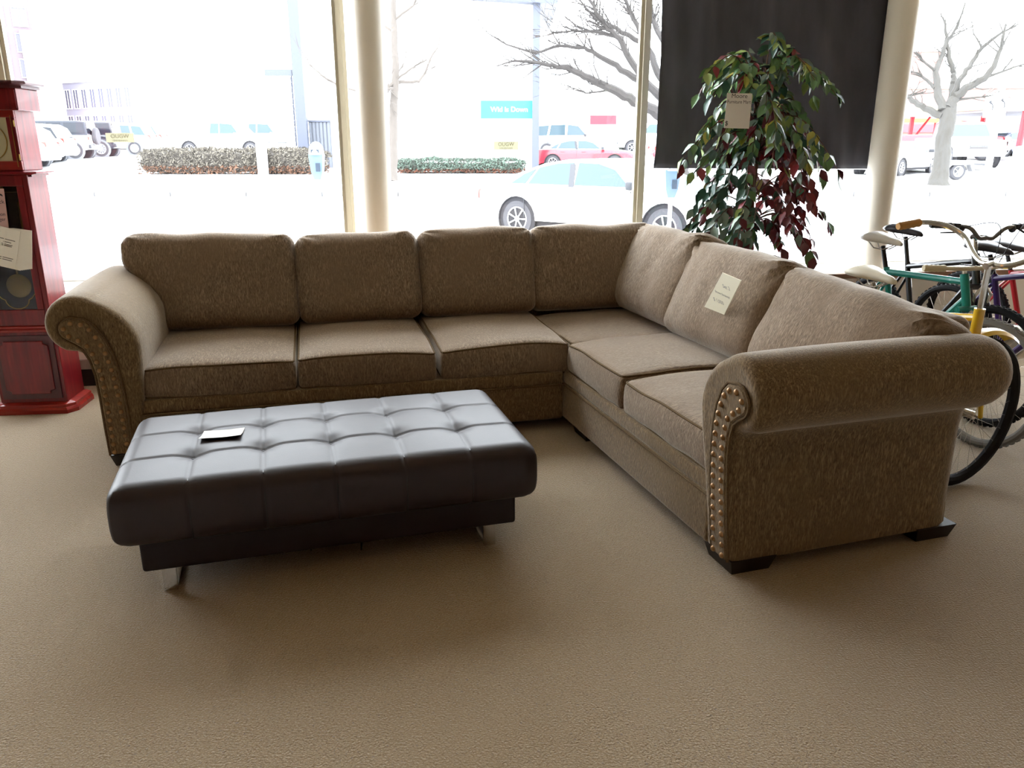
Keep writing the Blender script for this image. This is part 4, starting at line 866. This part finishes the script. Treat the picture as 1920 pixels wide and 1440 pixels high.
def wheel(root, x, y, r, w_, spokes, mat=alloy):
    sg = 1 if y > 0 else -1
    c = Vector((x, y, r)); m = MB(); a = (0, sg, 0)
    m.lathe([(r*.60, -w_), (r*.9, -w_), (r, -w_*.75), (r, -w_*.2), (r*.93, 0), (r*.66, .004), (r*.6, -.02)], 26, c, a); ty_o = m.build('wheel', tyre_c, root)
    m = MB(); m.lathe([(r*.64, -.02), (r*.64, .004), (r*.58, .004), (r*.56, -.03), (.01, -.035)], 26, c, a)
    m.lathe([(r*.16, -.03), (r*.15, .002), (.01, .006)], 14, c, a)
    for k in range(spokes):
        q = 2*pi*k/spokes; m.tube([c+Vector((r*.1*cos(q), -.008*sg, r*.1*sin(q))), c+Vector((r*.58*cos(q), -.004*sg, r*.58*sin(q)))], [r*.07, r*.095], 6, flat=.5)
    m.build('hub_cap', mat, ty_o)
def car(name, label, x, y, yaw, paint, o, group=None):
    """local: x forward from the rear axle, y to the car's left, z up from the ground"""
    g = lambda k, d: o.get(k, d)
    t = thing(name, label, o.get('cat', 'car'), (x, y, STZ if y < 24.8 else gz(y)+g('dz', 0)), yaw, group)
    W = g('w', .88); r = g('r', .32); wb = g('wb', 2.79); top = g('top', []); zb = g('zb', .26); ar = r*1.22
    arc = lambda cx: [(cx+ar*cos(a), max(zb, r+ar*sin(a))) for a in [pi*i/10 for i in range(11)]]
    x0, x1 = top[0][0], top[-1][0]
    poly = [(x0, zb+.06)]+[p for p in top]+[(x1, zb+.06), (x1-.06, zb)]+[(px, pz) for px, pz in arc(wb)]+[(px, pz) for px, pz in arc(0)]+[(x0+.06, zb)]
    m = MB(); n = len(poly); secs = []
    for yy, ins in ((-W, .05), (-W+.04, .012), (-W+.12, 0), (W-.12, 0), (W-.04, .012), (W, .05)):
        q = []
        for i, (px, pz) in enumerate(poly):
            up_ = ins*(1.4 if pz > zb+.25 and i <= len(top) else .2); q.append(Vector((px+(ins if px < x0+.15 else (-ins if px > x1-.15 else 0)), yy, pz-up_)))
        secs.append(q)
    m.loft(secs, cap=True); body = m.build('body', paint, t, smooth=.7)
    MB().box(((wb)/2, 0, zb+.10), (wb+2*r+.1, 2*W-.12, .24)).build('underbody', well_m, t, smooth=0)
    for cx in (0, wb):
        for s_ in (-1, 1):
            m = MB(); m.lathe([(ar*1.0, -.02), (ar*1.0, .004), (ar*.94, .004), (ar*.9, -.16), (.02, -.17)], 24, (cx, s_*(W-.005), r), (0, s_, 0)); m.build('wheel_arch', g('arch_m', well_m), body)
            wheel(t, cx, s_*(W-.02), r, .2, g('spokes', 7), g('alloy', alloy))
    gh = g('gh', []); bz = g('belt', .9); tz = max(p[1] for p in gh); tum = g('tum', .16)
    hw = lambda z: W-.03-tum*(z-bz)/(tz-bz)
    m = MB(); k_ = .05
    m.loft([[Vector((px, s_*(hw(pz)-d), pz-(.03 if (pz > tz-.12 and d == 0) else 0))) for px, pz in gh] for s_, d in ((-1, 0), (-1, .09), (1, .09), (1, 0))]); cab = m.build('cabin', g('cab_m', paint), t, smooth=.6)
    for wpoly in g('win', []):
        for s_ in (-1, 1):
            m = MB(); m.loft([[Vector((px, s_*(hw(pz)+e), pz)) for px, pz in wpoly] for e in (-.02, .007)]); m.build('side_window', g('glass', car_glass), cab, smooth=0)
    for (ax_, az), (bx, bz2), nm in g('screens', []):
        d = nrm((bx-ax_, 0, bz2-az)); nn = Vector((-d.z, 0, d.x)); nn = nn if nn.z > 0 else -nn
        m = MB(); m.loft([[Vector((ax_, -hw(az)+.10, az))+nn*e, Vector((ax_, hw(az)-.10, az))+nn*e, Vector((bx, hw(bz2)-.12, bz2))+nn*e, Vector((bx, -hw(bz2)+.12, bz2))+nn*e] for e in (-.02, .008)]); m.build(nm, g('glass', car_glass), cab, smooth=0)
    for px in g('pillar', []):
        for s_ in (-1, 1):
            m = MB(); m.loft([[Vector((px+dx, s_*(hw(bz)+.010), bz)), Vector((px+dx-.08, s_*(hw(tz-.08)+.010), tz-.08)), Vector((px+dx-.08, s_*(hw(tz-.08)), tz-.08)), Vector((px+dx, s_*hw(bz), bz))] for dx in (-.05, .05)]); m.build('pillar_trim', trimm, cab, smooth=0)
    for s_ in (-1, 1):
        zt = g('tz', .78); MB().rbox((.09, .09, g('th', .09)), .03, (2, 2, 2), lambda p: p+Vector((x0+.07, s_*(W-.115), zt)), k=2).build('tail_lamp', lamp_r, body)
        MB().rbox((.12, .14, .07), .03, (2, 2, 2), lambda p: p+Vector((x1-.10, s_*(W-.18), g('hz', .66))), k=2).build('head_lamp', lamp_w, body)
        mx = g('mx', wb-.62); MB().rbox((.06, .11, .065), .03, (2, 2, 2), lambda p: p+Vector((mx, s_*(W+.07), bz+.06)), k=2).build('mirror', g('mir_m', trimm), t)
        for hx_ in g('handle', []): MB().rbox((.09, .012, .014), .008, (2, 1, 1), lambda p: p+Vector((hx_, s_*(W+.006), bz-.10)), k=2).build('door_handle', g('hand_m', paint), body)
        for sx_ in g('seam', []): MB().box((sx_, s_*(W-.001), (bz+zb)/2+.05), (.008, .012, bz-zb-.16)).build('door_seam', trimm, body, smooth=0)
        if g('strip', 0): MB().box((wb/2, s_*(W+.004), .48), (wb-2.6*r, .012, .03)).build('rub_strip', g('hand_m', paint), body, smooth=0)
    bmx = MB(); bmx.rbox((.07, W-.02, .10), .04, (2, 6, 2), lambda p: p+Vector((x0-.02, 0, g('bz', .46)))); bmx.build('rear_bumper', g('bump_m', paint), t)
    bmx = MB(); bmx.rbox((.07, W-.02, .10), .04, (2, 6, 2), lambda p: p+Vector((x1+.02, 0, g('bz', .46)))); bmx.build('front_bumper', g('bump_m', paint), t)
    MB().box((x0-.095, 0, .62), (.012, .32, .15)).build('number_plate', plate_m, t, smooth=0)
    if g('grille', 0):
        m = MB(); m.box((x1+.01, 0, .70), (.03, 1.0, .26)); gr = m.build('grille', trimm, t, smooth=0)
        for k in range(3): MB().box((x1+.03, 0, .62+k*.08), (.02, .96, .025)).build('grille_bar', lamp_w, gr, smooth=0)
    return t
SEDAN = dict(w=.91, r=.325, wb=2.79, zb=.24, spokes=7, belt=.89, tum=.22,
             top=[(-.86, .58), (-.84, .80), (-.74, .88), (-.45, .91), (-.2, .92), (2.5, .90), (3.0, .86), (3.45, .80), (3.72, .66), (3.78, .5)],
             gh=[(-.45, .88), (-.05, 1.08), (.40, 1.25), (.85, 1.315), (1.35, 1.325), (1.75, 1.28), (2.15, 1.13), (2.66, .88)],
             win=[[(-.14, .92), (.16, .92), (.30, 1.16), (.08, 1.07)], [(.22, .92), (1.04, .92), (1.02, 1.265), (.70, 1.25), (.36, 1.18)], [(1.14, .92), (2.15, .92), (1.82, 1.17), (1.50, 1.255), (1.12, 1.268)]],
             screens=[((-.36, .94), (.34, 1.23), 'rear_screen'), ((1.82, 1.25), (2.54, .94), 'windscreen')], pillar=[1.09], handle=[.45, 1.4], seam=[.16, 1.08, 2.2], tz=.72, strip=1, mx=2.25, bz=.46)
car('sedan', 'white four door sedan parked at an angle outside the middle window', .62, 14.70, radians(-37), cpaint, SEDAN)
SUV = dict(w=.93, r=.37, wb=2.75, zb=.32, spokes=5, belt=1.06, tum=.16, top=[(-.92, .6), (-.93, 1.0), (-.85, 1.08), (2.3, 1.10), (2.9, 1.04), (3.5, .92), (3.62, .7), (3.64, .55)],
           gh=[(-.86, 1.05), (-.62, 1.56), (-.35, 1.72), (.5, 1.78), (1.3, 1.76), (1.75, 1.62), (2.45, 1.08)],
           win=[[(-.68, 1.10), (.0, 1.11), (.10, 1.62), (-.42, 1.58)], [(.10, 1.11), (.95, 1.12), (.95, 1.65), (.20, 1.64)], [(1.05, 1.12), (2.05, 1.12), (1.62, 1.58), (1.08, 1.65)]],
           screens=[((-.83, 1.12), (-.45, 1.66), 'rear_screen'), ((1.75, 1.62), (2.38, 1.14), 'windscreen')], handle=[.3, 1.2], seam=[.05, 1.0], tz=1.0, th=.11, hz=.85, glass=dark_glass, mx=2.0, bz=.55, arch_m=M('grey_arch', '6a6b70', .7))
JEEP = dict(w=.90, r=.42, wb=2.95, zb=.45, spokes=5, belt=1.15, tum=.08, top=[(-.72, .6), (-.72, 1.12), (-.70, 1.16), (2.2, 1.16), (2.3, 1.12), (3.30, 1.08), (3.4, 1.0), (3.4, .62)],
            gh=[(-.70, 1.14), (-.62, 1.80), (-.3, 1.84), (1.7, 1.84), (1.8, 1.80), (2.12, 1.16)], win=[[(-.60, 1.22), (.35, 1.22), (.35, 1.74), (-.54, 1.74)], [(.50, 1.22), (1.15, 1.22), (1.15, 1.74), (.50, 1.74)], [(1.22, 1.22), (1.98, 1.22), (1.70, 1.74), (1.22, 1.74)]],
            screens=[((-.69, 1.24), (-.64, 1.74), 'rear_screen'), ((1.82, 1.76), (2.06, 1.26), 'windscreen')], handle=[.6, 1.3], seam=[.42, 1.18], tz=1.0, th=.09, hz=.95, glass=dark_glass, mx=2.0, bz=.6, bump_m=trimm, arch_m=M('grey_arch', '6a6b70', .7), cab_m=M('jeep_top', '242832', .6))
PICK = dict(cat='truck', w=.95, r=.38, wb=3.5, zb=.40, spokes=6, belt=1.12, tum=.14, top=[(-1.15, .6), (-1.16, 1.10), (-1.12, 1.16), (2.9, 1.16), (3.2, 1.12), (4.25, 1.06), (4.36, .9), (4.38, .6)],
            gh=[(1.10, 1.12), (1.16, 1.72), (1.35, 1.82), (2.2, 1.82), (2.55, 1.72), (3.10, 1.14)], win=[[(1.24, 1.20), (1.75, 1.20), (1.75, 1.72), (1.30, 1.72)], [(1.82, 1.20), (2.86, 1.20), (2.48, 1.68), (1.82, 1.73)]],
            screens=[((1.12, 1.22), (1.17, 1.68), 'rear_screen'), ((2.58, 1.70), (3.04, 1.20), 'windscreen')], handle=[1.5, 2.05], seam=[1.15, 1.8, 2.9], tz=.95, th=.13, hz=.88, mx=2.75, bz=.58, grille=1, mir_m=wpaint)
HV = (-.87, .49); yl = radians(190)
def cp(px, py, d): p = at(px, py, d); return p.x, p.y
x_, y_ = cp(62, 302, 35.4); car('sport_utility_vehicle', 'silver SUV at the left end of the parked row, beside the clock', x_, y_, yl, spaint, SUV)
x_, y_ = cp(98, 299, 38.2); car('sport_utility_vehicle', 'white SUV parked between the silver SUV and the boxy off-roader', x_, y_, yl, wpaint, SUV)
x_, y_ = cp(153, 298, 41); jp = car('off_roader', 'white boxy off-roader with black top and rear spare wheel', x_, y_, yl, wpaint, JEEP)
m = MB(); m.lathe([(.2, -.1), (.38, -.1), (.42, -.06), (.42, .06), (.36, .1), (.2, .1)], 24, (-.86, 0, 1.1), (1, 0, 0)); m.build('spare_wheel', tyre_c, jp)
x_, y_ = cp(201, 297, 43.8); car('off_roader', 'black boxy off-roader parked behind the olive pane sticker', x_, y_, yl, bpaint, dict(JEEP, cab_m=bpaint, spokes=10))
x_, y_ = cp(262, 293, 47.5); car('sport_utility_vehicle', 'white SUV parked right of the black off-roader', x_, y_, yl, wpaint, dict(SUV, glass=car_glass))
x_, y_ = cp(284, 292, 50.5); car('sport_utility_vehicle', 'white SUV at the far right end of the parked row', x_, y_, yl, wpaint, dict(SUV, glass=car_glass))
x_, y_ = cp(372, 295, 45); car('pickup_truck', 'white pickup truck parked behind the brown hedge', x_, y_, radians(-6), wpaint, PICK)
x_, y_ = cp(446, 293, 48.5); car('pickup_truck', 'white pickup truck with chrome grille, half hidden by another pickup', x_, y_, radians(-9), wpaint, dict(PICK, wb=3.3))
x_, y_ = cp(1062, 312, 37); car('sedan', 'old red and white sedan parked behind the angled sedan', x_-.5, y_, radians(-12), rpaint, dict(SEDAN, cab_m=wpaint, strip=0, tum=.14, dz=-.2))
x_, y_ = cp(1028, 303, 43); car('minivan', 'pale minivan parked behind the old red and white sedan', x_, y_, radians(-8), wpaint, dict(SUV, cat='van', glass=car_glass))
x_, y_ = cp(1178, 305, 49); car('pickup_truck', 'white pickup truck parked beyond the right window bar', x_+3.5, y_+.2, radians(183), wpaint, dict(PICK, bump_m=trimm))
x_, y_ = cp(1222, 310, 38); car('sedan', 'red sedan seen between the window bar and black curtain', x_+.7, y_-.6, radians(2), rpaint, SEDAN)
x_, y_ = cp(1724, 345, 31); car('sedan', 'white sedan with red tail lamps beside the grey tree trunk', x_-1.0, y_+1.4, radians(40), wpaint, dict(SEDAN, dz=-.02))
x_, y_ = cp(1795, 330, 40); car('pickup_truck', 'maroon pickup truck behind the grey tree trunk', x_-1.4, y_+2.2, radians(-40), mpaint, PICK)
x_, y_ = cp(1815, 340, 33); car('pickup_truck', 'white pickup truck facing the street beside the white sign post', x_+1.3, y_+4.9, radians(-98), wpaint, PICK)
x_, y_ = cp(1890, 340, 43); car('sedan', 'dark blue car under the drive-in canopy', x_, y_+2, radians(20), bluep, SEDAN)
# flatbed trailer by the tree
c = at(1787, 352, 29.5); tr_ = thing('trailer', 'low flatbed trailer with single wheel behind the tree trunk', 'trailer', (c.x, c.y, gz(c.y)), radians(5))
MB().box((.1, .7, .62), (1.6, 1.5, .10)).build('deck', M('trailer_grey', '6f6f72', .7), tr_, smooth=0); wheel(tr_, .0, -.16, .30, .2, 5)
m = MB(); m.prism([(-.42, .40), (-.36, .62), (.5, .64), (.62, .30), (.52, .30), (.40, .54), (-.30, .52)], -.2, .05); m.build('mudguard', M('trailer_grey', '6f6f72', .7), tr_, smooth=0)
MB().tube([(.75, .6, .58), (1.9, .8, .5)], .04, 8).build('tow_bar', trimm, tr_)
# ------------------------------------------------------------------ far buildings, canopy, sign posts
def fb(name, label, c, size, yaw, wall_m, rows, cols, wn, roof_m, wz0=.1, wz1=.95, cat='building'):
    t = thing(name, label, cat, (c[0], c[1], gz(c[1])-.1), yaw); L_, D2, H_ = size
    MB().box((0, D2/2, H_/2), size).build('wall', wall_m, t, smooth=0); MB().box((0, D2/2, H_+.12), (L_+.3, D2+.3, .24)).build('roof', roof_m, t, smooth=0)
    pw, ph = L_/cols, H_*(wz1-wz0)/max(1, rows)
    for i in range(rows):
        for j in range(cols):
            x = -L_/2+pw*(j+.5); z = H_*wz0+ph*(i+.5)
            f = MB(); 
            for dx, dz, sx, sz in ((0, ph*.36, pw*.68, .1), (0, -ph*.36, pw*.68, .1), (pw*.31, 0, .1, ph*.72), (-pw*.31, 0, .1, ph*.72), (0, 0, .06, ph*.7)): f.box((x+dx, -.05, z+dz), (sx, .12, sz))
            wo = f.build('window', roof_m, t, smooth=0); MB().box((x, -.01, z), (pw*.6, .05, ph*.7)).build('pane', wn, wo, smooth=0)
    return t
brick = M('pale_brick', '8a6962', .9, noise=[((1, 1, 5), '7a5a55', .4, .7)]); lav = M('far_window', '5d5c6c', .9, spec=.05); stone = M('far_stone', 'c8c4be', .9); tan_ = M('far_tan', 'd9d2c6', .9)
c = at(25, 240, 95); b1 = fb('brick_building', 'tall brick building with white corner pier above the clock', (c.x-2.6, c.y-4.2), (16, 10, 16.2), radians(33), M('violet_brick', '5a5056', .9), 5, 7, lav, stone)
for x in (3.3, 7.4): MB().box((x, -.3, 6.6), (1.6, .5, 12)).build('pier', stone, b1, smooth=0)
c = at(175, 235, 100); fb('low_building', 'long low pale building with a row of windows far behind cars', (c.x+1, c.y), (13, 8, 7.4), radians(-28), M('lavender_wall', '8b8894', .9), 2, 8, lav, stone)
rl = thing('red_rail', 'long thin red rail on the pale wall behind parked vehicles', 'rail', (*cp(155, 238, 62), gz(60)), radians(-6)); MB().box((0, 0, 1.55), (6.2, .08, .14)).build('bar', rpaint, rl, smooth=0)
for k in range(4): MB().box((-2.8+k*1.9, 0, .75), (.1, .08, 1.6)).build('upright', stone, rl, smooth=0)
c = at(1110, 290, 62); mbld = fb('shop_building', 'long white shop with maroon panel and dark windows', (c.x+3, c.y), (18, 8, 4.4), radians(-3), M('shop_white', 'e3e1dc', .9), 0, 1, lav, stone)
m = MB(); m.box((-2.2, -.06, 2.25), (2.0, .1, .66)); m.build('maroon_panel', M('maroon_panel', '7b1626', .6), mbld, smooth=0)
for x, w_ in ((.75, .8), (2.6, 1.0)): m = MB(); m.box((x, -.06, 2.1), (w_, .1, .62)); m.build('shop_window', M('smoked_window', '4c5058', .3), mbld, smooth=0)
for x in (-9.2, -8.9, -8.6, -6.9, -6.6): MB().box((x, -.06, 1.4), (.2, .1, .5)).build('shop_window', M('smoked_window', '4c5058', .3), mbld, smooth=0)
c = at(1810, 300, 58); cb = fb('brick_shop', 'red brick shop building behind the drive-in canopy', (c.x+1.5, c.y), (26, 8, 4.3), radians(-6), brick, 0, 1, lav, stone)
m = MB(); m.box((-8.2, -.08, 3.0), (3.8, .1, 3.0)); m.build('shop_window', M('greenish_window', '7f9a92', .3), cb, smooth=0)
MB().box((-7.0, -.12, 1.6), (7.2, .12, .55)).build('red_band', rpaint, cb, smooth=0)
for x, w_ in ((2.3, 4.0), (6.6, 2.0)): m = MB(); m.box((x, -.08, 1.5), (w_, .1, 1.5)); m.build('shop_window', M('smoked_window', '4c5058', .3), cb, smooth=0)
ylw = M('yellow_fascia', 'e6d27a', .5); can = thing('drive_in_canopy', 'long flat canopy with yellow fascia and red posts', 'canopy', (0, 0, 0))
zc_ = 44; p1 = at(1660, 216, zc_+3); p2 = at(1960, 192, zc_-9); dd = nrm((p2-p1).xy.to_3d()); nv = Vector((-dd.y, dd.x, 0))
z1 = (p1.z+p2.z)/2; p1.z = p2.z = z1; p2 = p2+dd*8
m = MB(); m.loft([[p+Vector((0, 0, -.08)), p+Vector((0, 0, .26)), p+nv*.25+Vector((0, 0, .26)), p+nv*.25+Vector((0, 0, -.08))] for p in (p1-dd*2, p2)]); m.build('fascia', ylw, can, smooth=0)
m = MB(); m.loft([[p+nv*.25+Vector((0, 0, -.2)), p+nv*.25+Vector((0, 0, .05)), p+nv*6+Vector((0, 0, .05)), p+nv*6+Vector((0, 0, -.2))] for p in (p1-dd*2, p2)]); m.build('roof_deck', M('canopy_soffit', '8d8d92', .8), can, smooth=0)
redp = M('red_post', 'b3202c', .5)
for px_, py_, d in ((1700, 290, 47), (1832, 285, 45), (1898, 340, 38)):
    p = at(px_, py_, d); g_ = gz(p.y); MB().tube([(p.x, p.y, g_), (p.x+.05, p.y, z1-.1)], .13, 8).build('post', redp, can)
p = at(1712, 290, 47); MB().tube([(p.x-.5, p.y, gz(p.y)+.4), (p.x+.7, p.y, z1-.2)], .06, 6).build('brace', redp, can)
pa = at(1700, 224, 52); porch = thing('porch_roof', 'low orange and yellow porch roof behind the tree', 'canopy', (pa.x, pa.y, 0), radians(-6)); MB().box((-.2, 0, pa.z), (5.4, 2, .40)).build('roof_edge', M('orange_fascia', 'c98a3a', .6), porch, smooth=0)
for x in (-2, 2): MB().box((x, .4, pa.z/2+.4), (.14, .14, pa.z-.9)).build('post', redp, porch, smooth=0)
ap = at(1848, 345, 27.5); sgp = thing('arrow_sign', 'white lane sign with two curved arrows on a white post', 'sign', (ap.x, ap.y, gz(ap.y)), radians(-20))
MB().tube([(0, 0, 0), (0, 0, 4.2)], .11, 12).build('post', M('sign_post_white', 'f0f0f0', .6), sgp); MB().box((-.12, -.14, 2.55), (.66, .04, .78)).build('sign_panel', M('sign_white', 'ffffff', .6), sgp, smooth=0)
for dx, dz in ((-.28, -.02), (.06, .04)):
    m = MB(); m.tube([(dx+.08, -.168, 2.42+dz), (dx+.085, -.168, 2.52+dz), (dx+.06, -.168, 2.60+dz), (dx, -.168, 2.66+dz)], .02, 6); m.add([(dx-.07, -.168, 2.67+dz), (dx+.02, -.168, 2.74+dz), (dx+.03, -.168, 2.59+dz)], [(0, 1, 2)]); m.build('arrow', trimm, sgp)
bp = at(1905, 344, 31); bn = thing('refuse_bin', 'blue grey litter bin beside the red canopy post', 'bin', (bp.x, bp.y, gz(bp.y)))
MB().lathe([(.22, 0), (.27, .1), (.29, .95), (.25, 1.0), (.01, 1.02)], 16).build('drum', M('bin_blue', '7f8b9b', .6), bn); MB().lathe([(.30, .95), (.31, 1.0), (.22, 1.14), (.01, 1.17)], 16).build('lid', M('bin_lid', '66707e', .6), bn)
c = at(1700, 300, 78); fb('brick_tower', 'pale red brick block rising above the canopy behind the tree', (c.x-1.2, c.y), (6.4, 6, 8.6), radians(-6), brick, 0, 1, lav, stone)
